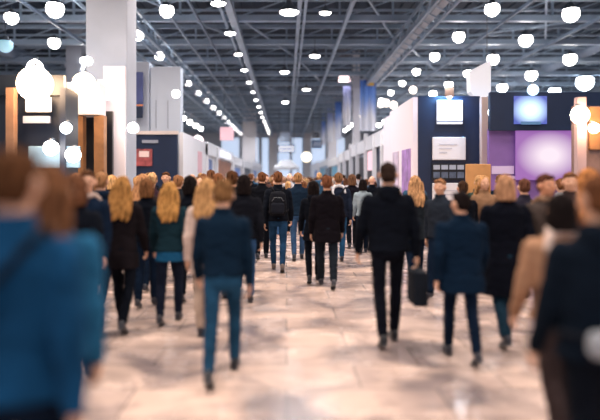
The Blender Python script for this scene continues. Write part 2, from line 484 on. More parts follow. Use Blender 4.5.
def shoulder_bag(info, label, side=1, col=(.02, .02, .025), cross=True, low=.92):
    U, TM, w = info['U'], info['TM'], info['w']
    e = worn('shoulder_bag', info, label, 'bag')
    V = Vol(); V.loft([(U(low - .10), side * .275, -.03, .055, .13), (U(low + .12), side * .27, -.03, .05, .12)], e=4, M=TM)
    link('pouch', V.mesh('pouch', .011, 3, .003, 22), NYLON, e, col)
    V = Vol(); V.loft([(U(low), side * .295, -.03, .055, .125), (U(low + .13), side * .29, -.03, .05, .125)], e=4, M=TM)
    link('flap', V.mesh('flap', .011, 2), NYLON, e, tuple(c * 1.6 for c in col))
    bm = bmesh.new()
    if cross:
        P = ((side * .26, -.13, U(low + .10)), (side * .12, -.155, U(1.18)), (-side * .03, -.150, U(1.34)), (-side * .125, -.08, U(1.475)), (-side * .13, .02, U(1.475)), (-side * .05, .135, U(1.32)), (side * .14, .14, U(1.08)), (side * .26, .07, U(low + .10)))
    else:
        P = ((side * .27, -.13, U(low + .10)), (side * .225, -.11, U(1.25)), (side * .15, -.07, U(1.475)), (side * .15, .02, U(1.478)), (side * .23, .09, U(1.25)), (side * .27, .08, U(low + .10)))
    pts = [TM @ Vector(p) for p in P]
    bm_tube(bm, pts, .014, 8)
    mk('strap', bm, NYLON, e, smooth=True, color=col)
    return e

def hand_item(info, side, name, label, cat):
    """an Empty hanging straight down from the closed fingers"""
    sh, e_, wr, d2 = info['arms'][side]
    g = world(info, info['TM'] @ (wr + d2 * .10))
    e = empty(name, tuple(g), info['root'].rotation_euler.z)
    tag(e, label, cat)
    return e

# ------------------------------------------------------------ the hall
def floor_mat():
    m = bpy.data.materials.new('polished stone floor'); m.use_nodes = True
    nt = m.node_tree; b = nt.nodes['Principled BSDF']; N = nt.nodes.new; Lk = nt.links.new
    tc = N('ShaderNodeTexCoord')
    br = N('ShaderNodeTexBrick'); br.inputs['Scale'].default_value = 1; br.offset = .5
    br.inputs['Brick Width'].default_value = 1.2; br.inputs['Row Height'].default_value = .6
    br.inputs['Mortar Size'].default_value = .007; br.inputs['Bias'].default_value = 0
    br.inputs['Color1'].default_value = (.66, .52, .455, 1); br.inputs['Color2'].default_value = (.47, .385, .36, 1)
    br.inputs['Mortar'].default_value = (.22, .19, .18, 1)
    Lk(tc.outputs['Object'], br.inputs['Vector'])
    n = N('ShaderNodeTexNoise'); n.inputs['Scale'].default_value = 1.3; n.inputs['Detail'].default_value = 6; n.inputs['Distortion'].default_value = .8
    Lk(tc.outputs['Object'], n.inputs['Vector'])
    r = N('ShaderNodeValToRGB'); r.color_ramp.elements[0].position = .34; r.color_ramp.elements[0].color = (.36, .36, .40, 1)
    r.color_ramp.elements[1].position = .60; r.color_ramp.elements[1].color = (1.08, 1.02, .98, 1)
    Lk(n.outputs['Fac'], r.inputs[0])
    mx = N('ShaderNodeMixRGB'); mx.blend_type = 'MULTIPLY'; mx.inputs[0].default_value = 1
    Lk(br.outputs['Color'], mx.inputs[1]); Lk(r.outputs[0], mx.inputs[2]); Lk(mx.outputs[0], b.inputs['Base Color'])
    r2 = N('ShaderNodeMapRange'); r2.inputs['To Min'].default_value = .34; r2.inputs['To Max'].default_value = .12
    r2.inputs['From Min'].default_value = .3; r2.inputs['From Max'].default_value = .7
    n2 = N('ShaderNodeTexNoise'); n2.inputs['Scale'].default_value = 2.5; n2.inputs['Detail'].default_value = 5
    Lk(tc.outputs['Object'], n2.inputs['Vector']); Lk(n2.outputs['Fac'], r2.inputs['Value']); Lk(r2.outputs[0], b.inputs['Roughness'])
    bp = N('ShaderNodeBump'); bp.inputs['Strength'].default_value = .06; bp.inputs['Distance'].default_value = .02
    n3 = N('ShaderNodeTexNoise'); n3.inputs['Scale'].default_value = 9; Lk(tc.outputs['Object'], n3.inputs['Vector'])
    Lk(n3.outputs['Fac'], bp.inputs['Height']); Lk(bp.outputs[0], b.inputs['Normal'])
    b.inputs['Specular IOR Level'].default_value = .6
    return m
ZE = 86.0
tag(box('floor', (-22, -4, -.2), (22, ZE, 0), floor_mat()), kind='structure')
# corrugated roof deck
bm = bmesh.new()
bm_box(bm, (-22, -4, 9.6), (22, ZE, 9.8))
for i in range(88):
    x = -21.75 + i * .5
    bm_box(bm, (x, -4, 9.52), (x + .2, ZE, 9.6))
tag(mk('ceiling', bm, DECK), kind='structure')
tag(box('wall_left', (-22.3, -4, 0), (-22, ZE, 9.8), mat('slate wall', (.10, .13, .17), .7, var=.3, vscale=.3)), kind='structure')
tag(box('wall_right', (22, -4, 0), (22.3, ZE, 9.8), MATS['slate wall']), kind='structure')
tag(box('wall_end', (-22, ZE, 0), (22, ZE + .3, 9.8), mat('pale end wall', (.72, .78, .86), .7, var=.15, vscale=.4)), kind='structure')
# framed glowing panels, added to brighten the far end wall
for i, (x0, x1) in enumerate(((-6.4, -3.9), (-3.6, -2.5), (-1.3, .55), (.7, 2.35), (3.5, 5.6), (5.8, 8.4), (-9.4, -6.7))):
    w_ = tag(box('end_glow_panel_%d' % (i + 1), (x0, ZE - .12, .2), (x1, ZE - .002, 7.6), GREYM), kind='structure')
    box('pane', (x0 + .1, ZE - .15, .3), (x1 - .1, ZE - .121, 7.5), END_GLOW, w_)

trim_n = [0]
def structure(bm, m):
    trim_n[0] += 1
    return tag(mk('trim_%d' % trim_n[0], bm, m), kind='structure')

def truss_x(y, z0=8.0, z1=8.75, m=STEEL):
    bm = bmesh.new()
    bm_box(bm, (-21.9, y - .13, z0 - .12), (21.9, y + .13, z0 + .12))
    bm_box(bm, (-21.9, y - .08, z1 - .06), (21.9, y + .08, z1 + .06))
    x = -21.0
    while x < 21.2:
        bm_box(bm, (x - .04, y - .04, z0), (x + .04, y + .04, z1)); bm_bar(bm, (x, y, z0), (x + 2.1, y, z1), .05)
        x += 2.1
    structure(bm, m)
yy = 19.6
while yy < ZE - 2:
    truss_x(yy); yy += 4.1
# purlins between the trusses
yy = 21.0
k_ = 0
while yy < ZE - 1:
    if k_ % 3 != 0:
        bm = bmesh.new(); bm_box(bm, (-21.9, yy - .05, 8.30), (21.9, yy + .05, 8.38)); structure(bm, STEEL)
    yy += 1.37; k_ += 1
# near trusses, out towards the camera
for yy in (7.3, 11.4, 15.5): truss_x(yy)
# long rails running down the hall
def rail(x, z, w, h, m=STEEL, y0=2):
    bm = bmesh.new(); bm_box(bm, (x - w / 2, y0, z - h / 2), (x + w / 2, ZE - .02, z + h / 2)); structure(bm, m)
rail(-2.02, 7.74, .26, .24); rail(-2.40, 7.86, .10, .10)
rail(.46, 7.78, .14, .18); rail(.68, 7.80, .10, .12)
rail(2.30, 7.80, .13, .16)
rail(-3.4, 7.84, .07, .10, STEELD); rail(-4.4, 7.84, .06, .10); rail(-7.3, 7.84, .08, .12); rail(-9.2, 7.84, .08, .12, STEELD)
rail(8.5, 7.84, .08, .12, STEELD); rail(12, 7.84, .1, .14, STEELD)
# lattice girders
def girder(x, z0, z1, hw):
    bm = bmesh.new()
    for sx in (-hw, hw):
        for z in (z0, z1): bm_box(bm, (x + sx - .05, 2, z - .05), (x + sx + .05, ZE - .02, z + .05))
    y = 2.5; s = 1
    while y < ZE - 1.5:
        for sx in (-hw, hw): bm_bar(bm, (x + sx, y, z0 if s > 0 else z1), (x + sx, y + .9, z1 if s > 0 else z0), .045)
        bm_bar(bm, (x - hw, y, z0), (x + hw, y + .9, z0), .04)
        y += .9; s = -s
    structure(bm, STEEL)
girder(5.15, 7.35, 7.9, .34); rail(5.15, 7.62, .30, .40, BEAM)
girder(-5.75, 7.35, 7.9, .22)
# diagonal wind braces
for (x0, y0, x1, y1) in ((-2, 23.7, .5, 31.9), (.5, 31.9, 2.3, 40.1), (-2, 40.1, .5, 48.3), (-6, 19.6, -2.2, 27.8), (2.3, 19.6, 5, 27.8), (-9.5, 27.8, -6, 36), (5.3, 27.8, 9, 36), (8.5, 19.6, 12, 27.8), (7.2, 27.8, 13, 23.7)):
    bm = bmesh.new(); bm_bar(bm, (x0, y0, 8.12), (x1, y1, 8.12), .08); structure(bm, STEEL)
# ducts
bm = bmesh.new(); bm_tube(bm, [(15.6, y, 8.4) for y in range(3, 85, 3)], .38, 16); structure(bm, STEELD)
bm = bmesh.new(); bm_tube(bm, [(-14.6, y, 8.4) for y in range(3, 85, 3)], .42, 16); structure(bm, STEELD)
# columns
def column(x, y, w, d, ztop=9.6, m=PALE):
    bm = bmesh.new(); bm_box(bm, (x - w / 2, y - d / 2, 0), (x + w / 2, y + d / 2, ztop), .03)
    bm_box(bm, (x - w / 2 - .06, y - d / 2 - .06, 0), (x + w / 2 + .06, y + d / 2 + .06, .25), .02)
    bm_box(bm, (x - w / 2 - .05, y - d / 2 - .05, 7.2), (x + w / 2 + .05, y + d / 2 + .05, 7.35), .01)
    structure(bm, m)
column(-4.25, 14.6, .98, .9)
column(-4.2, 68, 1.5, .8, m=WHITE)
column(4.35, 37.5, .42, .5, m=WHITE)
column(4.6, 60, .9, .6, m=WHITE)
column(-1.9, 84, 1.1, .6, m=WHITE); column(2.9, 84, .9, .6, m=WHITE)
column(-10.5, 30, .8, .8)

# ------------------------------------------------------------ lamps
ORD = ['nearest', 'second', 'third', 'fourth', 'fifth', 'sixth', 'seventh', 'eighth', 'ninth', 'tenth', 'eleventh', 'twelfth', 'thirteenth', 'fourteenth', 'fifteenth', 'sixteenth', 'seventeenth', 'eighteenth']
LCACHE = {}
LAMP_W = 105
def lamp_meshes(kind, r):
    key = (kind, r)
    if key in LCACHE: return LCACHE[key]
    bm = bmesh.new()
    if kind == 'globe':     # short housing over a deep round diffuser
        bm_lathe(bm, [(.05 * r, 1.25 * r), (.30 * r, 1.22 * r), (.42 * r, 1.0 * r), (.62 * r, .82 * r), (.86 * r, .60 * r), (.90 * r, .54 * r), (.5 * r, .50 * r)])
        bl = bmesh.new(); bm_lathe(bl, [(.84 * r, .56 * r), (.95 * r, .30 * r), (1.0 * r, 0), (.94 * r, -.32 * r), (.76 * r, -.64 * r), (.5 * r, -.86 * r), (.2 * r, -.98 * r), (.02 * r, -1.0 * r)])
    else:                   # wide spun reflector, shallow lens
        bm_lathe(bm, [(.12 * r, 1.2 * r), (.22 * r, 1.1 * r), (.28 * r, .85 * r), (.45 * r, .6 * r), (.8 * r, .28 * r), (1.0 * r, .02 * r), (1.0 * r, -.03 * r), (.9 * r, -.02 * r)])
        bl = bmesh.new(); bm_lathe(bl, [(.9 * r, .03 * r), (.88 * r, -.08 * r), (.66 * r, -.22 * r), (.34 * r, -.30 * r), (.02 * r, -.33 * r)])
    out = []
    for n_, b_ in (('housing', bm), ('lens', bl)):
        me = bpy.data.meshes.new(n_); bmesh.ops.recalc_face_normals(b_, faces=b_.faces); b_.to_mesh(me); b_.free(); me.shade_smooth(); out.append(me)
    bc = bmesh.new(); bm_tube(bc, [(0, 0, 1.1 * r), (0, 0, 2.0)], .012, 6)
    me = bpy.data.meshes.new('cord'); bc.to_mesh(me); bc.free(); out.append(me)
    LCACHE[key] = out
    return out

def beam(x, y, z, r, e=LAMP_W, col=(.97, .96, 1)):
    key = 'area_light_%d' % round(r * 100)
    L = bpy.data.lights.get(key)
    if L is None:
        L = bpy.data.lights.new(key, 'AREA'); L.shape = 'DISK'; L.size = 2 * r; L.energy = e; L.color = col; L.spread = math.radians(150)
    lo = bpy.data.objects.new('area_light', L); C.objects.link(lo); lo.location = (x, y, z)

def lamp(x, y, z, r, label, group, kind='globe', lens=LAMPW, top=8.0):
    e = empty('pendant_lamp', (x, y, z)); tag(e, label, 'lamp', group)
    h, l, c = lamp_meshes(kind, r)
    link('housing', h, DMETAL, e)
    if not l.materials: l.materials.append(lens)
    lo = link('lens', l, None, e)
    lo.material_slots[0].link = 'OBJECT'; lo.material_slots[0].material = lens
    co = link('cord', c, DMETAL, e); co.scale = (1, 1, max(.1, (top - z) / 2.0))
    beam(x, y, z - (1.04 * r if kind == 'globe' else .36 * r), r * .8)
    return e

rows = [
    ('row over the aisle along the left rail', -2.26, 19.9, 4.1, 15, [.27, .24, .20, .19, .17, .15, .14], 'bay', LAMPW),
    ('row just left of the aisle', -6.0, 20.1, 4.12, 15, [.25, .24, .22, .20, .18], 'globe', LAMPW),
    ('outer row left of the aisle', -9.95, 21.7, 4.0, 13, [.24, .25, .24], 'globe', LAMPW),
    ('first row right of the aisle girder', 7.06, 20.6, 4.0, 14, [.25, .24, .22, .20, .18], 'globe', LAMPW),
    ('second row right of the girder', 10.05, 21.2, 4.0, 12, [.29, .28, .28, .24], 'globe', LAMPW),
    ('third row right of the aisle girder', 13.8, 29.2, 4.6, 9, [.31, .31, .31, .3], 'globe', LAMPW),
    ('outermost row at the far right', 18.0, 36.2, 4.1, 8, [.5, .38, .36], 'globe', LAMPC),
]
for nm, x, y, dy, n, rs, kd, ln in rows:
    for i in range(n):
        yy = y + i * dy
        if yy > 82: break
        lamp(x, yy, 7.5, rs[min(i, len(rs) - 1)], 'round white lamp, %s in the %s' % (ORD[i] if i else 'nearest', nm), 'hanging lamps of the %s' % nm, kd, ln)
for i, (x, y, z, r, lb) in enumerate(((.08, 18.6, 6.85, .33, 'wide hooded pendant lamp at the top edge, left of the two over the aisle'), (1.22, 18.9, 6.9, .20, 'smaller hooded pendant lamp at the top edge, right of the wide one'),
                                      (1.25, 26.5, 7.1, .26, 'hooded pendant lamp over the aisle in the middle distance, right of the centre rail'), (-.1, 30.5, 7.1, .26, 'hooded pendant lamp over the aisle just left of the centre rail'),
                                      (1.2, 36.5, 7.1, .26, 'hooded pendant lamp over the far aisle, right of the centre rail'), (-.1, 42.5, 7.1, .26, 'small distant hooded pendant over the far aisle, left of the centre rail'))):
    lamp(x, y, z, r, lb, None, 'bay', LAMPW)
lamp(-4.15, 20.8, 7.5, .24, 'single round lamp by the top edge, right of the pale column', None, 'globe', LAMPW)
lamp(-7.95, 20.6, 7.5, .30, 'single round lamp near the top edge, left of the pale column', None, 'globe', LAMPW)
lamp(-9.0, 19.2, 5.95, .24, 'dim icy blue round lamp left of the pale column', None, 'globe', mat('dim icy lens', (.4, .7, .8), .4, emit=(.35, .62, .75), es=.7), top=8)
lamp(-7.2, 15.0, wz(43, 15), .26, 'round lamp low in the dark roof above the far left booth', None, 'globe', LAMPW) if False else None

# unseen bare area lights, added overhead to warm and brighten the near floor
for x, y0, dy, n in ((-2.26, 19.9, 4.1, 6), (-6.0, 20.1, 4.12, 6), (2.6, 19.9, 4.1, 6), (7.06, 20.6, 4.0, 6)):
    for i in range(1, n + 1):
        if y0 - i * dy > -3.9: beam(x, y0 - i * dy, 7.2, .271, 150, (1, .85, .75))
# ------------------------------------------------------------ booths
def panel(px0, px1, py0, py1, Z, d=.05):
    """front-facing panel corners in metres"""
    return (wx(px0, Z), Z, wz(py1, Z)), (wx(px1, Z), Z + d, wz(py0, Z))

# ---- far left: dark booth with timber post and warm lamps
B = empty('exhibition_booth', (-5.8, 11, 0)); tag(B, 'dark exhibition booth at the far left edge with timber post and warm lamps', 'booth')
def ch(name, a, b, m, parent=B, bev=0):
    o = parent.location
    return box(name, tuple(a[i] - o[i] for i in range(3)), tuple(b[i] - o[i] for i in range(3)), m, parent, bev)
Z = 11.0
ch('back_wall', (wx(-70, Z), Z, 0), (wx(66, Z), Z + .1, wz(88, Z)), NAVYD)
ch('fascia', (wx(-70, Z), Z - .12, wz(96, Z)), (wx(66, Z), Z - .005, wz(76, Z)), BLACK)
ch('post', (wx(7, 10.7), Z - .35, 0), (wx(15, 10.7), Z - .20, wz(88, 10.7)), TAN)
ch('side_wall', (wx(66, Z), Z - .3, 0), (wx(66, Z) + .1, Z + .35, wz(90, Z)), NAVYD)
a, b = panel(25, 51, 97, 112, Z - .2); s_ = ch('lit_sign', a, b, mat('cream lit sign', (.9, .8, .7), .4, emit=(1, .84, .70), es=.55), bev=.02)
a, b = panel(23, 50, 116, 123, Z - .2); ch('name_plate', a, b, PRINT)
a, b = panel(28, 80, 146, 168, Z - .25); cs = ch('display_case', a, b, mat('glass display case', (.16, .24, .30), .2, emit=(.6, .8, .9), es=.12), bev=.02)
def bulb_lamp(px, py, Z, r, label, lens=LAMPY):
    e = empty('spot_lamp', (wx(px, Z), Z, wz(py, Z))); tag(e, label, 'lamp')
    bl = bmesh.new(); bmesh.ops.create_uvsphere(bl, u_segments=20, v_segments=12, radius=r); mk('bulb', bl, lens, e, smooth=True)
    bh = bmesh.new(); bm_lathe(bh, [(.06 * r, 1.16 * r), (.16 * r, 1.14 * r), (.30 * r, 1.0 * r), (.28 * r, .9 * r)]); mk('socket', bh, GREYM, e, smooth=True)
    ba = bmesh.new(); bm_tube(ba, [(0, 0, 1.1 * r), (0, .05, 1.25 * r), (0, .14, 1.3 * r)], .015, 8); mk('arm', ba, DMETAL, e)
    return e
bulb_lamp(35, 84, 10.4, .30, 'large warm glowing lamp on top of the far left dark booth')
bulb_lamp(35, 68, 12.6, .17, 'round white lamp just above the large warm lamp at far left', LAMPW)
bulb_lamp(51, 148, 10.4, .13, 'white round lamp over the display case at far left', LAMPW)
bulb_lamp(73, 155, 10.4, .13, 'second white lamp beside the display case at far left', LAMPW)
bulb_lamp(66, 128, 10.5, .10, 'small pale lamp between the dark booth and the timber columns', LAMPC)

# ---- left: white fascia on timber columns
Z = 12.6
B2 = empty('exhibition_booth', (wx(85, Z), Z, 0)); tag(B2, 'white-topped booth on two timber columns, left of the pale hall column', 'booth')
a, b = panel(66, 99, 82, 115, Z, .5); ch('fascia', a, b, WHITE, B2, .02)
for p0, p1 in ((70, 82), (93, 103)):
    ch('column', (wx(p0, Z), Z + .05, 0), (wx(p1, Z), Z + .28, wz(115, Z)), WOOD, B2, .01)
ch('back_wall', (wx(66, Z), Z + .6, 0), (wx(104, Z), Z + .7, wz(108, Z)), BLACK, B2)
ch('counter', (wx(66, Z), Z + .3, 0), (wx(90, Z), Z + .58, 1.1), WHITE, B2, .02)
bulb_lamp(84, 84, 11.7, .22, 'large warm glowing lamp on the white-topped booth')
# pale tall panel wall in front of column
Z = 13.5
B3 = empty('exhibition_booth', (wx(113, Z), Z, 0)); tag(B3, 'pale pink and white panel wall with a lit top, below the pale hall column', 'booth')
ch('panel', (wx(103, Z), Z, 0), (wx(125, Z), Z + .12, wz(66, Z)), mat('pinkish white laminate', (.80, .72, .76), .4), B3, .01)
ch('panel', (wx(95, Z), Z + .15, 0), (wx(110, Z), Z + .27, wz(78, Z)), WHITE, B3, .01)
ch('light_strip', (wx(104, Z), Z - .05, wz(100, Z)), (wx(109, Z), Z - .002, wz(80, Z)), mat('soft strip lamp', (1, .9, .9), .4, emit=(1, .86, .86), es=1.8), B3)
bulb_lamp(133, 128, 13.0, .12, 'round white lamp above the left edge of the navy booth', LAMPW)
bulb_lamp(176, 94, 17.6, .12, 'small round white lamp in front of the tall pale tower', LAMPW)
bulb_lamp(88, 61, 13.0, .10, 'faint pale lamp in front of the pale hall column', LAMPC)

# ---- left: navy booth with pale tower behind
Z = 18.4
B4 = empty('exhibition_booth', (wx(153, Z), Z, 0)); tag(B4, 'navy fronted booth with red picture and tall pale tower, left of the aisle', 'booth')
ch('navy_wall', (wx(126, Z), Z, 0), (-3.35, Z + .12, wz(134.5, Z)), NAVY, B4)
ch('cap_rail', (wx(125, Z), Z - .04, wz(134.4, Z)), (-3.33, Z + .16, wz(131, Z)), mat('beige cap', (.70, .60, .56), .5), B4)
a, b = panel(136, 152, 149, 166, Z - .05, .04); pc = ch('picture', a, b, mat('red picture print', (.45, .10, .10), .4, var=.7, vscale=5), B4)
a, b = panel(139, 149, 151, 157, Z - .07, .015); ch('picture_patch', a, b, mat('pale picture print', (.8, .62, .58), .4), B4)
a, b = panel(142, 158, 140, 143, Z - .04, .03); ch('name_plate', a, b, PRINT, B4)
Z2 = 19.4
ch('tower', (wx(121, Z2), Z2, 0), (wx(149, Z2), Z2 + .5, wz(62, Z2)), PALE, B4, .01)
ch('tower', (wx(149.5, Z2), Z2 + .1, 0), (wx(180, Z2), Z2 + .6, wz(66, Z2)), mat('grey tower panel', (.50, .55, .63), .6), B4, .01)
for p in (155, 167): ch('tower_seam', (wx(p, Z2), Z2 + .085, wz(128, Z2)), (wx(p + .8, Z2), Z2 + .099, wz(100, Z2)), PRINT, B4)
ch('side_wall', (-3.4, Z + .62, 0), (-3.28, 24.3, 3.15), WHITE, B4)
ch('blue_notice', (-3.28, 22.2, 1.9), (-3.265, 23.2, 2.7), PRINTP, B4)
e = empty('hanging_banner', (wx(135.5, 19.2), 19.2, 0)); tag(e, 'narrow navy hanging banner with a thin orange line on the pale tower', 'banner')
ch('cloth', (wx(129, 19.2), 19.2, wz(113, 19.2)), (wx(143, 19.2), 19.23, wz(72, 19.2)), mat('navy banner cloth', (.06, .08, .22), .7, var=.4, vscale=2), e)
ch('stripe', (wx(132, 19.2), 19.185, wz(106, 19.2)), (wx(143, 19.2), 19.198, wz(104.5, 19.2)), mat('orange line', (.7, .25, .1), .6), e)
ch('panel', (wx(134, 19.2), 19.17, wz(118, 19.2)), (wx(143, 19.2), 19.184, wz(107, 19.2)), NAVY, e)

# ---- booths lining the aisle, seen along their fronts
def side_booth(side, y0, y1, h, label, wallm, feats):
    x = 3.3 * side
    e = empty('exhibition_booth', (x, y0, 0)); tag(e, label, 'booth')
    s = side
    def pb(n, dx0, dx1, ya, yb, za, zb, m, bev=0):
        xs = sorted((dx0 * s, dx1 * s))
        return box(n, (xs[0], ya - y0, za), (xs[1], yb - y0, zb), m, e, bev)
    pb('front_wall', .0, .12, y0, y1, 0, h, wallm)
    pb('end_wall', .125, 2.6, y0, y0 + .1, 0, h, wallm)
    pb('fascia', -.10, -.002, y0, y1, h - .45, h + .08, WHITE)
    for f in feats: pb(*f)
    return e
RB = mat('rust picture print', (.42, .16, .08), .45, var=.8, vscale=2.5)
BLUEP = mat('blue picture print', (.12, .22, .55), .45, var=.6, vscale=2)
TEAL = mat('teal blue picture', (.15, .45, .65), .45, var=.5, vscale=3)
PINKS = mat('pink lit poster', (.7, .5, .55), .4, emit=(1, .6, .7), es=.5)
side_booth(-1, 24.4, 27.5, 3.1, 'white aisle booth with a thin blue poster, left side', WHITE, [
    ('post', -.12, -.01, 24.4, 24.55, 0, 3.1, WHITE), ('poster', -.03, -.003, 25.2, 26.4, 1.0, 2.5, BLUEP)])
side_booth(-1, 27.6, 36, 3.1, 'white framed aisle booth with a rust brown picture wall, left side', WHITE, [
    ('picture', -.03, -.003, 28.3, 35.2, 1.1, 2.6, RB), ('post', -.14, -.01, 27.6, 27.8, 0, 3.1, WHITE), ('post', -.14, -.01, 35.6, 35.8, 0, 3.1, WHITE),
    ('lit_sign', -.14, -.101, 29, 34, 2.75, 3.05, SCREENW)])
side_booth(-1, 36.2, 44, 3.0, 'aisle booth with blue poster wall and white posts, left side', WHITE, [
    ('poster', -.03, -.003, 37, 42.5, .6, 2.4, BLUEP), ('post', -.14, -.01, 36.2, 36.5, 0, 3.0, WHITE)])
side_booth(-1, 44.2, 58, 3.0, 'dark screen booth near the far end, left side', mat('navy side wall', (.02, .05, .12), .5), [
    ('screen', -.03, -.003, 45, 53, 1.0, 2.6, BLACK), ('post', -.16, -.01, 44.2, 44.7, 0, 3.0, WHITE), ('post', -.16, -.01, 54, 54.6, 0, 3.0, WHITE)])
side_booth(-1, 58.2, 80, 3.4, 'pale farthest booth on the left side', WHITE, [('poster', -.03, -.003, 60, 66, .8, 2.5, BLUEP), ('poster', -.03, -.003, 70, 76, .8, 2.5, TEAL)])

# right side near: navy front with white signs + white aisle face
Z = 15.0
B5 = empty('exhibition_booth', (4.0, Z, 0)); tag(B5, 'navy booth front with stacked white signs, right of the aisle', 'booth')
XR = wx(418, Z)
ch('navy_wall', (XR, Z, 0), (wx(480, Z), Z + .12, wz(96, Z)), NAVY, B5)
for i, (p0, p1, q0, q1, m_, nm) in enumerate(((437, 463, 100, 124, SCREENW, 'lit_sign'), (432.5, 466, 137, 160, WHITE, 'sign'), (432.5, 465, 183, 206, WHITE, 'sign'), (432.5, 466, 211, 232, WHITE, 'sign'))):
    a, b = panel(p0, p1, q0, q1, Z - .06, .055); sg = ch(nm, a, b, m_, B5, .02)
    if i:
        for j in range(3):
            xa = wx(p0 + 6, Z); xb = wx(p0 + 24 - 5 * j, Z); zt = wz(q0 + 7 + 4 * j, Z)
            ch('text_line', (xa, Z - .068, zt - .03), (xb, Z - .0605, zt), mat('faint grey print', (.55, .54, .60), .5), B5)
    else:
        a, b = panel(437, 463, 120.5, 122, Z - .075, .012); ch('text_line', a, b, PRINT, B5)
a, b = panel(432, 466, 163.5, 180, Z - .05, .045); ch('photo_strip', a, b, BLACK, B5)
for j in range(4):
    a, b = panel(433.5 + j * 8, 440 + j * 8, 165, 169.5, Z - .065, .012); ch('photo', a, b, mat('grey photo', (.38, .42, .50), .5), B5)
    a, b = panel(433.5 + j * 8, 440 + j * 8, 172, 178, Z - .065, .012); ch('photo', a, b, mat('slate photo', (.12, .16, .24), .5, var=.6, vscale=6), B5)
ch('white_wall', (XR - .12, Z + .01, 0), (XR - .002, 18.4, wz(97, Z)), mat('rosy white laminate', (.84, .74, .78), .4), B5)
ch('white_wall', (XR - .12, 18.42, 0), (XR - .002, 19.6, 3.62), MATS['rosy white laminate'], B5)
ch('poster', (XR - .14, 15.3, .9), (XR - .121, 16.4, 2.45), mat('violet poster', (.45, .25, .60), .5, var=.6, vscale=3), B5)
ch('poster', (XR - .14, 16.9, .9), (XR - .121, 17.8, 2.45), mat('mauve poster', (.62, .5, .62), .5, var=.4, vscale=3), B5)
e = empty('spot_lamp', (wx(450, 14.5), 14.55, wz(95.5, 14.5))); tag(e, 'small spot lamp above the lit sign of the navy booth', 'lamp')
bh = bmesh.new(); bm_lathe(bh, [(.03, .22), (.10, .20), (.11, -.02), (.08, -.02)]); mk('shade', bh, mat('pinkish lamp cover', (.7, .55, .5), .4), e, smooth=True)
bl = bmesh.new(); bmesh.ops.create_uvsphere(bl, u_segments=12, v_segments=8, radius=.07); mk('bulb', bl, LAMPC, e)
L = bpy.data.lights.new('blue_wash', 'AREA'); L.energy = 26; L.color = (.25, .6, 1); L.shape = 'RECTANGLE'; L.size = .5; L.size_y = .1
lo = bpy.data.objects.new('blue_wash', L); C.objects.link(lo); lo.location = (wx(450, 14.8), 14.72, wz(97, 14.8) + .15); lo.rotation_euler = (math.radians(20), 0, 0)
# post between
bm = bmesh.new(); bm_box(bm, (wx(481, 14.6), 14.55, 0), (wx(487.5, 14.6), 14.72, wz(97, 14.6)), .01)
tag(mk('support_post', bm, mat('grey tan post', (.50, .40, .38), .5)), 'tall narrow grey-tan post between the navy booth and the purple booth', 'post')
e = empty('hanging_lantern', (wx(479, 16), 16, 0)); tag(e, 'white lit sail-shaped lantern hanging above the post', 'lantern')
bm = bmesh.new(); ln = [(468, 72), (489, 61), (489, 92), (486, 97), (480, 99), (473, 97.5), (468.5, 92)]
fr_ = [bm.verts.new((wx(p, 16) - e.location.x, -.14, wz(q, 16))) for p, q in ln]; bk = [bm.verts.new((v.co.x, .14, v.co.z)) for v in fr_]
bm.faces.new(fr_); bm.faces.new(bk[::-1])
for i in range(len(ln)): bm.faces.new((fr_[i], bk[i], bk[(i + 1) % len(ln)], fr_[(i + 1) % len(ln)]))
mk('shade', bm, mat('lit white fabric', (.85, .85, .88), .6, emit=(.92, .92, 1), es=.3), e)
bm = bmesh.new(); bm_tube(bm, [(wx(487, 16) - e.location.x, 0, wz(63, 16)), (wx(487, 16) - e.location.x, 0, 8)], .01, 6); mk('cord', bm, DMETAL, e)

# purple booth
Z = 14.2
B6 = empty('exhibition_booth', (6, Z, 0)); tag(B6, 'purple walled booth with navy fascia and a bright pink screen, right', 'booth')
ch('purple_wall', (wx(489, Z), Z, 0), (wx(640, Z), Z + .12, wz(129, Z)), PURPLE, B6)
ch('fascia', (wx(488, Z), Z - .15, wz(131, Z)), (wx(640, Z), Z - .03, wz(93, Z)), NAVY, B6)
def glow_mat(name, c_in, c_out, es, rx, rz):  # radial fade in the emission paints a glow with a soft halo
    m = bpy.data.materials.new(name); m.use_nodes = True; nt = m.node_tree; b_ = nt.nodes['Principled BSDF']
    tc = nt.nodes.new('ShaderNodeTexCoord'); mp = nt.nodes.new('ShaderNodeMapping'); mp.inputs['Location'].default_value = (-.5 * rx, -.5, -.5 * rz); mp.inputs['Scale'].default_value = (rx, 0, rz)
    mp.inputs['Location'].default_value = (-.5 * rx, 0, -.5 * rz)
    g = nt.nodes.new('ShaderNodeTexGradient'); g.gradient_type = 'SPHERICAL'; r = nt.nodes.new('ShaderNodeValToRGB')
    r.color_ramp.elements[0].color = (*c_out, 1); r.color_ramp.elements[1].color = (*c_in, 1); r.color_ramp.elements[1].position = .75
    nt.links.new(tc.outputs['Generated'], mp.inputs[0]); nt.links.new(mp.outputs[0], g.inputs[0]); nt.links.new(g.outputs[0], r.inputs[0])
    nt.links.new(r.outputs[0], b_.inputs['Emission Color']); b_.inputs['Emission Strength'].default_value = es; b_.inputs['Base Color'].default_value = (.1, .08, .12, 1)
    return m
a, b = panel(516, 583, 130.5, 180, Z - .12, .04); ch('screen', a, b, glow_mat('pink screen glow', (1, .86, .95), (.30, .10, .42), .85, 2.0, 2.0), B6)
a, b = panel(508, 522, 176, 179, Z - .03, .025); ch('text_line', a, b, mat('lilac print', (.6, .5, .75), .5), B6)
a, b = panel(492, 514, 166, 174, Z - .03, .025); ch('text_line', a, b, MATS['lilac print'], B6)
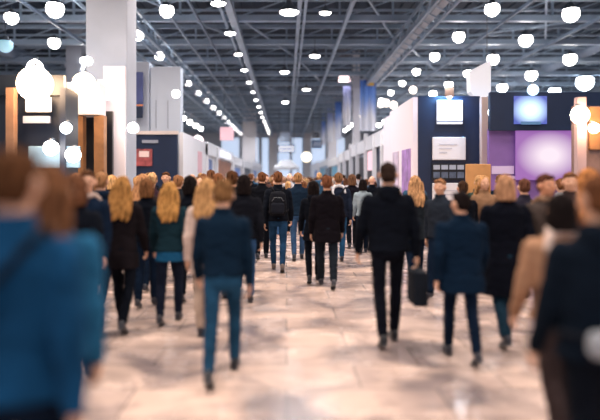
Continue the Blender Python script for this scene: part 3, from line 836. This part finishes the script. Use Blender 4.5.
a, b = panel(514, 547, 96, 124, Z - .17, .018); ch('lit_sign', a, b, glow_mat('blue lit logo halo', (.60, .85, 1), (.006, .05, .30), 1.5, 1.7, 1.7), B6)
a, b = panel(521, 541, 121.5, 124.5, Z - .2, .012); ch('text_line', a, b, mat('dim blue print', (.1, .25, .5), .5), B6)
bulb_lamp(533, 90, 13.9, .13, 'icy white lamp above the blue lit sign', SCREENI)

# warm booth at the right edge
Z = 10.5
B7 = empty('exhibition_booth', (5.6, Z, 0)); tag(B7, 'warm wooden booth with an orange lamp at the right edge', 'booth')
ch('wood_wall', (wx(574, Z), Z, 0), (wx(650, Z), Z + .1, wz(106, Z)), mat('brown booth wall', (.24, .15, .13), .5, var=.3), B7)
ch('wood_frame', (wx(588, Z), Z - .06, wz(150, Z)), (wx(650, Z), Z - .005, wz(107, Z)), WOOD, B7, .01)
ch('corner_post', (wx(574, Z), Z - .12, 0), (wx(583, Z), Z - .002, wz(98, Z)), mat('rosy post', (.45, .32, .33), .5), B7)
bulb_lamp(580, 115, 10.2, .15, 'round warm lamp on the wooden booth at the right edge')
bulb_lamp(594, 128, 10.2, .09, 'smaller warm lamp right of the round warm lamp, right edge')

# orange board in front of navy booth
Z = 12.6
e = empty('display_board', (wx(478, Z), Z, 0)); tag(e, 'orange wooden display board standing in front of the navy booth', 'display board')
ch('board', (wx(466, Z), Z, wz(232, Z)), (wx(491, Z), Z + .05, wz(164, Z)), ORANGE, e, .01)
for p in (468, 487): ch('leg', (wx(p, Z), Z, 0), (wx(p + 2, Z), Z + .05, wz(232, Z) - .001), TAN, e)
# ---- right aisle booths farther on
PST = WHITE
side_booth(1, 19.8, 24.4, 3.25, 'booth with tall dark panel and pink poster behind the white wall, right side', NAVY, [
    ('post', -.16, -.01, 20.0, 20.15, 0, 3.3, PST), ('post', -.16, -.01, 21.9, 22.05, 0, 3.3, PST), ('dark_panel', -.04, -.003, 22.1, 24.2, 0, 2.9, BLACK), ('poster', -.06, -.041, 22.3, 24.0, 2.0, 2.75, PINKS), ('post', -.16, -.01, 24.2, 24.38, 0, 3.5, PST)])
side_booth(1, 24.6, 30, 3.2, 'grey framed booth with two dark panels, right side', mat('grey wall', (.35, .38, .45), .5), [
    ('dark_panel', -.04, -.003, 24.9, 26.9, 0, 2.6, BLACK), ('post', -.18, -.01, 27, 27.2, 0, 3.4, PST), ('dark_panel', -.04, -.003, 27.5, 29.4, 0, 2.7, NAVYD), ('post', -.18, -.01, 29.7, 29.95, 0, 3.4, PST)])
side_booth(1, 30.2, 37, 3.1, 'silver booth with narrow dark panels in the middle distance, right side', mat('silver wall', (.5, .55, .62), .4), [
    ('dark_panel', -.04, -.003, 30.8, 32.8, 0, 2.7, BLACK), ('post', -.18, -.01, 33.2, 33.5, 0, 3.2, PST), ('dark_panel', -.04, -.003, 34, 36, .3, 2.6, BLACK)])
side_booth(1, 38.2, 47, 3.0, 'white booth with a blue picture, farther right side', WHITE, [
    ('picture', -.04, -.003, 39, 43, .6, 2.6, TEAL), ('dark_panel', -.04, -.003, 44, 46.4, 0, 2.6, NAVYD)])
side_booth(1, 47.2, 60, 3.2, 'pale blue booth near the far end, right side', mat('pale blue wall', (.4, .52, .68), .5), [
    ('dark_panel', -.04, -.003, 48, 50, 0, 2.5, BLACK), ('picture', -.04, -.003, 52, 58, .5, 2.6, TEAL)])
side_booth(1, 62, 82, 3.4, 'pale farthest booth on the right side', WHITE, [('picture', -.04, -.003, 64, 70, .5, 2.6, BLUEP)])

# ---- hanging banners on the right
def banner_mat(name, c0, c1, c2):
    m = bpy.data.materials.new(name); m.use_nodes = True; nt = m.node_tree; b_ = nt.nodes['Principled BSDF']; b_.inputs['Roughness'].default_value = .7
    tc = nt.nodes.new('ShaderNodeTexCoord'); sp = nt.nodes.new('ShaderNodeSeparateXYZ'); nt.links.new(tc.outputs['Generated'], sp.inputs[0])
    n = nt.nodes.new('ShaderNodeTexNoise'); n.inputs['Scale'].default_value = 3; mp = nt.nodes.new('ShaderNodeMapping'); mp.inputs['Scale'].default_value = (3, 1, .5)
    nt.links.new(tc.outputs['Generated'], mp.inputs[0]); nt.links.new(mp.outputs[0], n.inputs['Vector'])
    ad = nt.nodes.new('ShaderNodeMath'); ad.operation = 'MULTIPLY_ADD'; ad.inputs[1].default_value = .7; nt.links.new(n.outputs['Fac'], ad.inputs[0]); 
    sb = nt.nodes.new('ShaderNodeMath'); sb.operation = 'SUBTRACT'; sb.inputs[1].default_value = .5; nt.links.new(sp.outputs['Z'], sb.inputs[0]); nt.links.new(sb.outputs[0], ad.inputs[2])
    r = nt.nodes.new('ShaderNodeValToRGB'); r.color_ramp.elements[0].position = .1; r.color_ramp.elements[0].color = (*c0, 1); r.color_ramp.elements[1].position = .9; r.color_ramp.elements[1].color = (*c2, 1)
    el = r.color_ramp.elements.new(.5); el.color = (*c1, 1)
    nt.links.new(ad.outputs[0], r.inputs[0]); nt.links.new(r.outputs[0], b_.inputs['Base Color'])
    return m
BM1 = banner_mat('blue streaked banner print', (.80, .84, .95), (.18, .36, .85), (.02, .12, .55))
BM2 = banner_mat('pale blue banner print', (.85, .88, .95), (.45, .58, .90), (.14, .24, .65))
def hbanner(px0, px1, py0, py1, Z, m, label, patch=False, bright=False):
    e = empty('hanging_banner', (wx((px0 + px1) / 2, Z), Z, 0)); tag(e, label, 'banner', None)
    bm = bmesh.new(); n = 12; x0, x1, z0, z1 = wx(px0, Z) - e.location.x, wx(px1, Z) - e.location.x, wz(py1, Z), wz(py0, Z)
    fv, bv = [], []
    for i in range(n + 1):
        x = x0 + (x1 - x0) * i / n; dy = .04 * math.sin(i * 1.3)
        fv.append((bm.verts.new((x, dy - .012, z0)), bm.verts.new((x, dy - .012, z1)))); bv.append((bm.verts.new((x, dy + .012, z0)), bm.verts.new((x, dy + .012, z1))))
    for i in range(n):
        bm.faces.new((fv[i][0], fv[i + 1][0], fv[i + 1][1], fv[i][1])); bm.faces.new((bv[i][1], bv[i + 1][1], bv[i + 1][0], bv[i][0]))
        bm.faces.new((fv[i][1], fv[i + 1][1], bv[i + 1][1], bv[i][1])); bm.faces.new((bv[i][0], bv[i + 1][0], fv[i + 1][0], fv[i][0]))
    bm.faces.new((fv[0][0], fv[0][1], bv[0][1], bv[0][0])); bm.faces.new((fv[n][1], fv[n][0], bv[n][0], bv[n][1]))
    mk('cloth', bm, m, e, smooth=False)
    bm = bmesh.new(); bm_tube(bm, [(x0 - .1, 0, z1 + .02), (x1 + .1, 0, z1 + .02)], .035, 8); mk('pole', bm, GREYM, e)
    bm = bmesh.new()
    for x in (x0, x1): bm_tube(bm, [(x, 0, z1), (x, 0, 8.0)], .012, 6)
    mk('hanger', bm, DMETAL, e)
    if patch:
        ch('patch', (wx(px0 + 7, Z), Z - .08, wz(py0 + 6, Z)), (wx(px1 - 2, Z), Z - .055, wz(py0 + 1, Z)), mat('yellow emblem', (.75, .5, .12), .6), e)
hbanner(360, 376, 80, 131, 36, BM1, 'large blue hanging banner with yellow patch, right of the roof column', patch=True)
hbanner(343, 351, 79, 126, 42, BM2, 'pale blue hanging banner just left of the roof column')
hbanner(335, 341.5, 98, 140, 50, BM1, 'narrow blue hanging banner, third back from the roof column')
hbanner(327, 333, 104, 142, 58, BM2, 'thin pale hanging banner, farther back on the right')
hbanner(321.5, 325.5, 112, 145, 66, BM1, 'smallest far blue hanging banner on the right')
bulb_lamp(344.5, 80, 41.5, .42, 'warm pink round lamp at the top of the pale blue banner', mat('soft pink lamp', (1, .8, .8), .4, emit=(1, .72, .70), es=5))
for i, (p, q, lb) in enumerate(((386, 103, 'small warm lamp right of the large blue banner'), (393.5, 105, 'small warm lamp, rightmost of the pair behind the rosy white wall'), (413, 90, 'warm white lamp above the rosy white wall'), (381, 104, 'tiny white lamp beside the large blue banner'))):
    bulb_lamp(p, q, 34 + (4 if p == 381 else 0), .20, lb, mat('small warm lens', (1, .85, .7), .4, emit=(1, .82, .70), es=7))
# ---- far centre signs
def hsign(px0, px1, py0, py1, Z, label, face, border=BLACK, marks=0):
    e = empty('hanging_sign', (wx((px0 + px1) / 2, Z), Z, 0)); tag(e, label, 'sign')
    a, b = panel(px0, px1, py0, py1, Z, .12); ch('frame', a, b, border, e)
    a, b = panel(px0 + .9, px1 - .9, py0 + .9, py1 - .9, Z - .03, .025); ch('face', a, b, face, e)
    for j in range(marks):
        w_ = (px1 - px0 - 4) / marks
        a, b = panel(px0 + 2 + j * w_, px0 + 2 + (j + .62) * w_, (py0 + py1) / 2 - 1.3 + (j % 2) * .4, (py0 + py1) / 2 + 1.2, Z - .05, .015); ch('mark', a, b, PRINT, e)
    bm = bmesh.new()
    for p in (px0 + 1, px1 - 1): bm_tube(bm, [(wx(p, Z) - e.location.x, .05, wz(py0, Z)), (wx(p, Z) - e.location.x, .05, 8)], .02, 6)
    mk('hanger', bm, DMETAL, e)
hsign(278, 295, 145, 152.5, 55, 'wide white hanging sign with a dark border and grey marks, end of the aisle', SCREENW, marks=7)
hsign(280, 290.5, 131.5, 142, 70, 'pale square hanging sign above the wide sign, far end', mat('pale sign face', (.6, .72, .88), .5), GREYM, 0)
hsign(312, 322, 140, 148, 52, 'blue hanging sign with slanted white marks, right of the wide sign', mat('deep blue face', (.04, .16, .40), .5), NAVY, 0)
e = [o for o in C.objects if o.name.startswith('hanging_sign')][-1]
for j in range(3):
    bm = bmesh.new(); x = wx(314 + j * 2.7, 52) - e.location.x
    bm_bar(bm, (x, -.05, wz(146.5, 52)), (x + .10, -.05, wz(141.8, 52)), .09, .03); mk('mark', bm, WHITE, e)
hsign(311.5, 320, 131.5, 138.5, 54, 'dark hanging grid sign above the slanted-mark sign', NAVYD, GREYM, 3)
# marquee
Z = 58
e = empty('marquee_tent', (wx(286, Z), Z, 0)); tag(e, 'white peaked marquee roof above the far crowd', 'tent')
bm = bmesh.new(); x0, x1, zt, zb = wx(274, Z) - e.location.x, wx(299, Z) - e.location.x, wz(159.5, Z), wz(167, Z)
v = [bm.verts.new(p) for p in ((x0, 0, zb), (x1, 0, zb), (x1, 4, zb), (x0, 4, zb))]; r_ = [bm.verts.new(p) for p in ((x0 * .4, 1.5, zt), (x1 * .4, 1.5, zt), (x1 * .4, 2.5, zt), (x0 * .4, 2.5, zt))]
bm.faces.new(v[::-1]); bm.faces.new(r_)
for i in range(4): bm.faces.new((v[i], v[(i + 1) % 4], r_[(i + 1) % 4], r_[i]))
mk('canopy', bm, mat('white tent cloth', (.85, .86, .9), .7), e)
box('valance', (x0, -.02, zb - .3), (x1, .02, zb), MATS['white tent cloth'], e)
for sx in (x0, x1 - .06):
    for sy in (0.03, 3.9): box('pole', (sx, sy, 0), (sx + .06, sy + .06, zb), GREYM, e)
bulb_lamp(306.5, 157, 50, .42, 'large soft cream lamp glowing right of the white marquee', mat('cream soft lamp', (1, .9, .7), .4, emit=(1, .86, .62), es=2.6))
bulb_lamp(198, 141, 33, .3, 'small pink lamp over the left aisle booths', mat('soft pink lens', (1, .8, .8), .4, emit=(1, .7, .75), es=3))
# pink hanging fabric left of aisle
e = empty('hanging_lantern', (wx(224, 36), 36, 0)); tag(e, 'pink and white boxy lantern hanging over the left aisle booths', 'lantern')
a, b = panel(220, 233, 127, 140, 36, .5); ch('shade', a, b, mat('pink lantern cloth', (.8, .5, .55), .6, emit=(1, .6, .65), es=.35), e)
bm = bmesh.new(); bm_tube(bm, [(0, .2, wz(127, 36)), (0, .2, 8)], .02, 6); mk('cord', bm, DMETAL, e)

# ------------------------------------------------------------ main walkers
BR = (.085, .036, .016); DK = (.010, .007, .007); BL = (.50, .28, .10); RD = (.20, .08, .035); GY = (.25, .2, .17)
NV = (.004, .010, .024); BK = (.0035, .005, .009); JN = (.030, .085, .20); CH = (.014, .017, .023)
SK = (.62, .34, .22)
def at(px, Z): return wx(px, Z)
I = {}
def P(key, label, px, Z, H, **kw):
    I[key] = person(label, at(px, Z), Z, H, **kw); return I[key]
P('A', 'person in blue denim jacket with dark shoulder strap, nearest at the left edge', 14, 2.15, 1.77, tc=(.006, .050, .125), shirt='denim', hair='short', hc=BR, bc=NV, step=.6, front=1, vox=.012, hood=False)
shoulder_bag(I['A'], 'dark bag whose strap crosses the denim jacket at left', -1, BK)
P('B', 'person with long brown hair in light blue jacket, behind the denim jacket at left', 50, 2.72, 1.72, tc=(.018, .105, .21), hair='long', hc=(.14, .06, .028), bc=NV, fem=True, wide=1.12, step=.6, front=-1, vox=.012, armR={'a': .05, 'el': .15, 'out': .03})
P('C', 'person in dark coat facing the camera, between light blue jacket and golden hair', 87, 6.2, 1.74, face=PI, hyaw=.3, top='coat', tc=NV, hair='short', hc=BR, step=.4, eyes=True, scarf=(.5, .38, .33))
P('D', 'person with long golden hair in long dark brown coat, left of the navy booth', 123, 6.7, 1.70, top='coat', tc=(.009, .007, .009), hair='long', hc=(.36, .175, .055), bc=BK, fem=True, bottom='slim', step=.75, front=-1)
P('E', 'person with long blonde hair, teal-grey jacket over bright blue shirt, dark legs', 170, 7.0, 1.62, top='jacket', tc=(.008, .026, .038), hair='long', hc=(.42, .21, .065), bc=(.008, .012, .025), shirt=(.012, .09, .20), fem=True, wide=1.1, bottom='slim', step=.5)
P('F', 'dark-haired person in black jacket just left of the navy sweater walker', 190, 8.3, 1.70, tc=BK, hair='bob', hc=DK, bc=BK, step=.5)
P('G', 'person in navy sweater and blue jeans stepping forward, nearest left of the aisle centre', 223, 5.05, 1.67, top='sweater', tc=(.004, .014, .030), hair='curly', hc=(.17, .085, .035), bottom='jeans', bc=(.012, .050, .10), shoe=(.012, .014, .02), front=1, step=.9, hpitch=.28, vox=.010, wide=1.04, armR={'a': .05, 'el': .12, 'out': .10}, armL={'a': .1, 'el': .5, 'out': .14})
P('H', 'person with long pale hair and cream coat, half hidden left of the navy sweater', 207, 6.3, 1.66, top='coat', tc=(.55, .42, .36), hair='long', hc=(.45, .24, .10), fem=True, bc=(.5, .38, .3), step=.4, front=-1)
P('I1', 'person in dark jacket with brown hair, directly behind the navy sweater walker', 232, 8.6, 1.77, tc=CH, hair='short', hc=BR, bc=NV, step=.5)
P('I2', 'dark-haired person in black jacket with pale sleeve stripe, right of the navy sweater', 244, 8.0, 1.71, tc=(.006, .007, .011), hair='bob', hc=DK, bottom='jeans', bc=JN, step=.5, fem=True, wide=1.15, front=1)
backpack(I['I1'], 'dark grey backpack on the brown-haired walker behind the navy sweater', (.012, .013, .017))
shoulder_bag(I['I2'], 'dark shoulder bag hanging beside the pale sleeve stripe walker', -1, (.03, .028, .03), cross=False)
P('J', 'person with black backpack, dark jacket and blue jeans walking in the aisle centre', 278, 10.9, 1.80, tc=(.005, .007, .012), hair='short', hc=(.16, .065, .030), bottom='jeans', bc=(.018, .065, .15), shoe=(.55, .5, .48), front=-1, step=.7, vox=.010, bright_collar=None) if False else \
P('J', 'person with black backpack, dark jacket and blue jeans walking in the aisle centre', 278, 10.9, 1.80, tc=(.005, .007, .012), hair='short', hc=(.16, .065, .030), bottom='jeans', bc=(.010, .036, .085), shoe=(.10, .07, .06), front=-1, step=.7, vox=.011)
backpack(I['J'], 'black backpack with small grey pocket on the person in the aisle centre', (.005, .006, .010), mark=True)
P('K', 'person in black jacket with reddish hair, left of the backpack wearer', 262, 12.6, 1.79, tc=(.004, .005, .008), hair='short', hc=(.14, .055, .025), bc=BK, step=.4, wide=1.05)
P('L', 'fair-haired person in navy jacket and jeans, right of the backpack wearer', 298, 12.4, 1.78, tc=(.008, .019, .038), hair='short', hc=(.34, .18, .08), bottom='jeans', bc=(.03, .07, .15), step=.5, front=1, wide=1.05)
P('M', 'person in black coat with dark fur hood beside the black-coated person', 313.5, 9.75, 1.63, top='coat', tc=BK, hair='bob', hc=DK, bc=BK, bottom='slim', fem=True, hood=True, step=.6, front=1, shoe=BK)
P('N', 'person in long black coat with reddish-brown hair, right of the fur hood', 327, 9.3, 1.72, top='coat', tc=(.005, .004, .006), hair='short', hc=(.16, .06, .03), bc=(.010, .014, .02), step=.75, front=-1, wide=1.10, armL={'a': .0, 'el': .2}, armR={'a': .1, 'el': .3})
P('O', 'person with pale hooded scarf and dark jacket, right of the black coat', 338.5, 12.0, 1.78, tc=(.01, .015, .03), hair='short', hc=(.20, .10, .05), bottom='jeans', bc=(.02, .09, .20), scarf=(.62, .62, .66), step=.6)
shoulder_bag(I['O'], 'black crossbody bag on the person with the pale scarf', -1, BK)
P('Pq', 'brown-haired person in dark coat standing before the silver booth', 352, 14.5, 1.76, top='coat', tc=(.007, .006, .01), hair='bob', hc=(.14, .07, .04), bc=BK, step=.4, fem=True, wide=1.1)
P('Q', 'dark-haired person in light grey-blue jacket, left of the big dark-hooded person', 363, 13.5, 1.64, tc=(.26, .33, .38), hair='bob', hc=DK, bc=NV, step=.5, fem=True)
P('R', 'balding person in black jacket, just left of the big dark-hooded person', 372, 16.0, 1.72, tc=BK, hair='bald', skin=(.66, .38, .26), bc=BK, step=.4)
P('S', 'tall person in black hooded jacket carrying a dark case, right of the aisle centre', 388, 6.1, 1.82, tc=(.0035, .005, .009), hair='fade', hc=(.030, .018, .014), bottom='slim', bc=(.004, .005, .009), shoe=BK, hood=True, front=1, step=.45, wide=1.12, vox=.010, hyaw=-.15, armL={'a': .12, 'el': .25, 'out': .20}, armR={'a': -.05, 'el': .12, 'out': .20})
hb = hand_item(I['S'], 1, 'briefcase', 'dark upright briefcase held by the person in the black hooded jacket', 'briefcase')
bm = bmesh.new(); bm_box(bm, (-.065, -.17, -.40), (.075, .20, -.055), .02); mk('case', bm, NYLON, hb, color=(.010, .014, .022))
bm = bmesh.new(); bm_tube(bm, [(0, -.08, -.056), (0, -.07, -.01), (0, -.03, .008), (0, .05, .008), (0, .09, -.01), (0, .10, -.056)], .010, 8); mk('handle', bm, NYLON, hb, color=(.02, .02, .02))
P('T', 'person with long fair hair in dark grey coat, right of the hooded person', 415, 9.6, 1.70, top='coat', tc=(.014, .019, .025), hair='long', hc=(.46, .25, .12), bc=NV, fem=True, step=.4)
P('U', 'shorter dark-haired person in navy coat, front left of the right-hand group', 461, 5.55, 1.55, top='coat', tc=(.003, .011, .026), hair='short', hc=DK, bc=NV, bottom='slim', step=.7, front=-1, wide=1.22, hyaw=.5)
P('V', 'person in long black coat with fair hair, before the purple booth', 505, 6.1, 1.70, top='longcoat', tc=(.003, .004, .008), hair='bob', hc=(.42, .22, .12), bc=(.01, .03, .05), step=.6, wide=1.10, front=1)
P('W', 'person facing the camera in brown and grey jacket, right of the black coat', 546, 6.2, 1.70, face=PI, hyaw=.3, tc=(.06, .045, .04), hair='short', hc=(.08, .03, .02), scarf=(.28, .17, .11), bc=NV, step=.4, eyes=True, skin=(.60, .28, .16))
P('Xc', 'black-haired person in cream and tan jacket, low at the right', 560, 3.75, 1.57, tc=(.36, .20, .12), hair='bob', hc=DK, bc=(.03, .02, .02), step=.5, fem=True, wide=1.25, scarf=(.62, .48, .42))
P('Y', 'person with auburn hair in dark slate jacket, nearest at the right edge', 600, 2.75, 1.68, tc=(.004, .008, .015), hair='short', hc=(.12, .048, .022), bc=BK, step=.5, wide=1.08, hood=True, vox=.012)
hb = worn('waist_bag', I['Y'], 'pale grey waist bag at the back of the nearest person, right edge', 'bag')
U_ = I['Y']['U']
V = Vol(); V.loft([(U_(.94), -.05, -.195, .085, .035), (U_(.97), -.05, -.20, .105, .045), (U_(1.03), -.05, -.20, .105, .042), (U_(1.055), -.05, -.19, .09, .03)], e=3.4)
link('pouch', V.mesh('pouch', .010, 2), NYLON, hb, (.30, .32, .35))
bm = bmesh.new(); bm_tube(bm, [(.215 * math.cos(2 * PI * k / 28), .165 * math.sin(2 * PI * k / 28), U_(1.02)) for k in range(28)], .011, 6, closed=True)
mk('belt', bm, NYLON, hb, smooth=True, color=(.01, .012, .018))
# second ring of people, left and right
more = [
    ('person with brown hair in black coat, close behind the light blue jacket at left', 76, 4.9, 1.70, dict(tc=BK, hair='bob', hc=(.12, .05, .025), fem=True, top='coat')),
    ('person in navy parka left of the long golden hair and dark brown coat', 101, 7.7, 1.74, dict(tc=NV, hair='short', hc=(.3, .15, .07), top='coat', hood=True)),
    ('person with chestnut hair in black jacket, between the two golden-haired walkers', 147, 7.9, 1.66, dict(tc=BK, hair='bob', hc=(.16, .07, .03), fem=True)),
    ('person in dark jacket with a shaved head just left of the cream coat', 192, 11.4, 1.74, dict(tc=BK, hair='bald')),
    ('person with auburn hair in dark coat right of the charcoal coat', 218, 9.9, 1.75, dict(tc=NV, hair='short', hc=(.2, .08, .035), top='coat')),
    ('person with brown hair in dark jacket behind the long golden hair', 143, 9.0, 1.72, dict(tc=(.03, .02, .02), hair='long', hc=(.45, .22, .10), fem=True)),
    ('person with fair curly hair in plum jacket left of the blonde in teal', 152, 10.6, 1.74, dict(tc=(.04, .02, .03), hair='curly', hc=(.55, .33, .16))),
    ('person facing the camera in black suit before the navy booth', 166, 12.5, 1.80, dict(tc=BK, face=PI, hair='short', hc=BR, eyes=False)),
    ('person in dark parka between the light blue jacket and the golden hair', 102, 9.5, 1.76, dict(tc=(.02, .018, .028), top='coat', hair='short', hc=(.2, .1, .05))),
    ('fair-haired person in dark jacket before the timber columns', 112, 11.0, 1.72, dict(tc=NV, hair='bob', hc=(.5, .28, .12), fem=True)),
    ('person facing the camera with scarf near the display case', 76, 8.2, 1.73, dict(tc=(.03, .03, .04), face=PI, hair='long', hc=(.25, .12, .06), fem=True, scarf=(.5, .35, .3), eyes=True)),
    ('person in black jacket near the far left display case', 58, 9.4, 1.7, dict(tc=BK, hair='short', hc=DK)),
    ('person in black leather jacket behind the short navy coat, at right', 440, 8.5, 1.66, dict(tc=(.015, .02, .03), hair='short', hc=(.25, .12, .06), face=PI * .8)),
    ('fair person facing the camera in tan coat before the orange board', 484, 9.6, 1.70, dict(tc=(.25, .14, .08), face=PI, hair='long', hc=(.50, .26, .11), fem=True, top='coat')),
    ('person in dark jacket before the purple wall, beyond the black coat', 524, 8.4, 1.66, dict(tc=(.02, .018, .03), hair='short', hc=(.12, .05, .03))),
    ('person with orange-blond hair in rust jacket at the right edge', 588, 5.2, 1.74, dict(tc=(.20, .09, .05), hair='long', hc=(.45, .18, .06), fem=True)),
    ('person in dark brown jacket beneath the warm wooden booth', 570, 7.4, 1.74, dict(tc=(.05, .03, .03), hair='short', hc=(.18, .08, .04), face=PI * .9)),
    ('person in charcoal coat walking left of the black-jacketed bob', 178, 10.0, 1.72, dict(tc=CH, hair='short', hc=(.28, .13, .06), top='coat')),
]
for lb, px, Zp, H, kw in more:
    kw.setdefault('bc', NV); person(lb, at(px, Zp), Zp, H, step=random.choice((.4, .6)), front=random.choice((-1, 1)), vox=.014, **kw)

# ------------------------------------------------------------ the far crowd: a few builds, many copies
protos = []
specs = [dict(hair='short', fem=False, top='jacket', front=1), dict(hair='short', fem=False, top='coat', front=-1, wide=1.06), dict(hair='long', fem=True, top='coat', front=1),
         dict(hair='bob', fem=True, top='jacket', front=-1), dict(hair='curly', fem=False, top='jacket', front=1, hood=True), dict(hair='ponytail', fem=True, top='bomber', front=-1),
         dict(hair='short', fem=False, top='jacket', front=-1, face=0, hpitch=.2, hood=True), dict(hair='bald', fem=False, top='jacket', front=1)]
HN = [((.05, .025, .015), 'dark brown'), ((.14, .06, .03), 'brown'), ((.17, .070, .032), 'auburn'), ((.48, .27, .12), 'fair'), ((.02, .015, .014), 'black'), ((.30, .17, .08), 'sandy'), ((.45, .40, .36), 'grey')]
TN = [(NV, 'navy'), (BK, 'black'), ((.04, .04, .05), 'charcoal'), ((.06, .03, .025), 'dark brown'), ((.03, .08, .14), 'slate blue'), ((.28, .16, .10), 'tan'), ((.35, .34, .36), 'pale grey'), ((.16, .03, .03), 'wine red'), ((.45, .30, .24), 'beige'), ((.04, .06, .05), 'dark green')]
SNAME = ['short', 'neat short', 'long', 'bobbed', 'curly', 'tied-back', 'cropped', 'shaved']
GN = ['jacket', 'coat', 'coat', 'jacket', 'hooded jacket', 'bomber jacket', 'hooded jacket', 'jacket']
placed = [(o.location.x, o.location.y) for o in C.objects if o.name.startswith('person')]
def clear(x, y, d=.64):
    return all((x - a) ** 2 + (y - b) ** 2 > d * d for a, b in placed)
def where(x, y):
    dep = 'nearer crowd' if y < 18 else 'middle crowd' if y < 25 else 'distant crowd' if y < 36 else 'farthest crowd'
    sd = ('by left booths' if x < -2.2 else 'left of centre' if x < -.8 else 'mid aisle' if x < .8 else 'right of centre' if x < 2.2 else 'by right booths')
    return dep, sd
R = random.Random(5)
spots = []
tries = 0
placed2 = []
while len(spots) < 205 and tries < 40000:
    tries += 1
    u = R.random()
    y = 12.6 + 46 * u ** 1.25
    x = R.uniform(-2.85, 2.85)
    if y < 17 and x > -1.2 or y > 57: continue
    if y < 17.5 and -.9 < x < 2.6 and R.random() < .6: continue
    if clear(x, y): placed.append((x, y)); spots.append((x, y))
for (x, y) in ((-3.6, 15.8), (-3.9, 16.9), (-3.3, 10.9), (-2.95, 11.9), (3.6, 11.2), (4.2, 11.8), (4.4, 9.6), (-2.4, 10.3), (-1.9, 11.2), (-2.7, 12.0), (-1.05, 11.7), (-1.75, 12.3), (-2.2, 9.3), (2.0, 11.6), (2.65, 12.4), (1.9, 8.2), (2.7, 9.2), (2.5, 17.2), (2.5, 15.6), (2.2, 19.0)):
    if clear(x, y, .5): placed.append((x, y)); spots.append((x, y))
spots.sort(key=lambda s: s[1])
used = set()
def kids(o): return [c for c in o.children]
protoroots = [None] * len(specs)
for n_, (x, y) in enumerate(spots):
    ki = R.randrange(len(specs)) if R.random() > .12 else 0
    if ki == 7 and R.random() < .5: ki = 1
    away = R.random() < .72
    for _ in range(60):
        (hcol, hn), (tcol, tn) = R.choice(HN), TN[int(len(TN) * R.random() ** 1.5)]
        dep, sd = where(x, y)
        hw = 'shaved head' if ki == 7 else '%s %s hair' % (SNAME[ki], hn)
        lb = 'person, %s, %s %s, %s, %s %s' % (hw, tn, GN[ki], 'back turned' if away else 'facing the camera', dep, sd)
        lb = lb.replace('short light brown hair', 'short mid-brown hair').replace('neat short', 'neat') if len(lb.split()) > 16 else lb
        if lb not in used: break
    used.add(lb)
    H = R.uniform(1.60, 1.86) * (.96 if specs[ki]['fem'] else 1)
    rz = R.uniform(-.3, .3) + (0 if away else PI)
    skc = R.choice(((.66, .38, .26), (.58, .31, .2), (.70, .42, .30), (.36, .18, .10)))
    if protoroots[ki] is None:
        sp = dict(specs[ki]); sp.pop('face', None)
        inf = person(lb, x, y, 1.75, step=.6, vox=.019, shoes=False, tc=tcol, hc=hcol, bc=NV, **sp)
        r = inf['root']; protoroots[ki] = r
    else:
        r = protoroots[ki].copy(); C.objects.link(r)
        for c in kids(protoroots[ki]):
            c2 = c.copy(); C.objects.link(c2); c2.parent = r
        r['label'] = lb
    r['group'] = 'walkers in the crowd down the aisle'
    r.location = (x, y, 0); r.rotation_euler = (0, 0, rz); r.scale = (H / 1.75,) * 3
    for c in r.children:
        b0 = c.name.split('.')[0]
        if b0 == 'body': c.color = (*skc, 1)
        elif b0 == 'hair': c.color = (*hcol, 1)
        elif b0 == 'trousers': c.color = (*R.choice((NV, BK, JN, CH, (.02, .05, .1))), 1)
        else: c.color = (*tcol, 1)

# ------------------------------------------------------------ light, world, camera
W = bpy.data.worlds.new('World'); bpy.context.scene.world = W; W.use_nodes = True
W.node_tree.nodes['Background'].inputs[0].default_value = (.55, .68, .9, 1)
W.node_tree.nodes['Background'].inputs[1].default_value = .5
sc = bpy.context.scene
cd = bpy.data.cameras.new('camera'); cam = bpy.data.objects.new('camera', cd); C.objects.link(cam); sc.camera = cam
cam.location = (0, 0, EYE); cam.rotation_euler = (PI / 2, 0, 0)
cd.sensor_width = 36; cd.lens = 36; cd.sensor_fit = 'HORIZONTAL'
cd.shift_x = (300 - X0) / 600; cd.shift_y = -(210 - Y0) / 600
cd.clip_end = 300
cd.dof.use_dof = True; cd.dof.focus_distance = 13.0
cd.dof.aperture_fstop = .036 / .085
sc.view_settings.view_transform = 'Standard'; sc.view_settings.look = 'None'; sc.view_settings.gamma = 1
sc.view_settings.use_curve_mapping = False
sc.view_settings.exposure = .08
sc.cycles.max_bounces = 6; sc.cycles.diffuse_bounces = 3; sc.cycles.glossy_bounces = 3
sc.cycles.use_denoising = True
sc.cycles.sample_clamp_indirect = 6
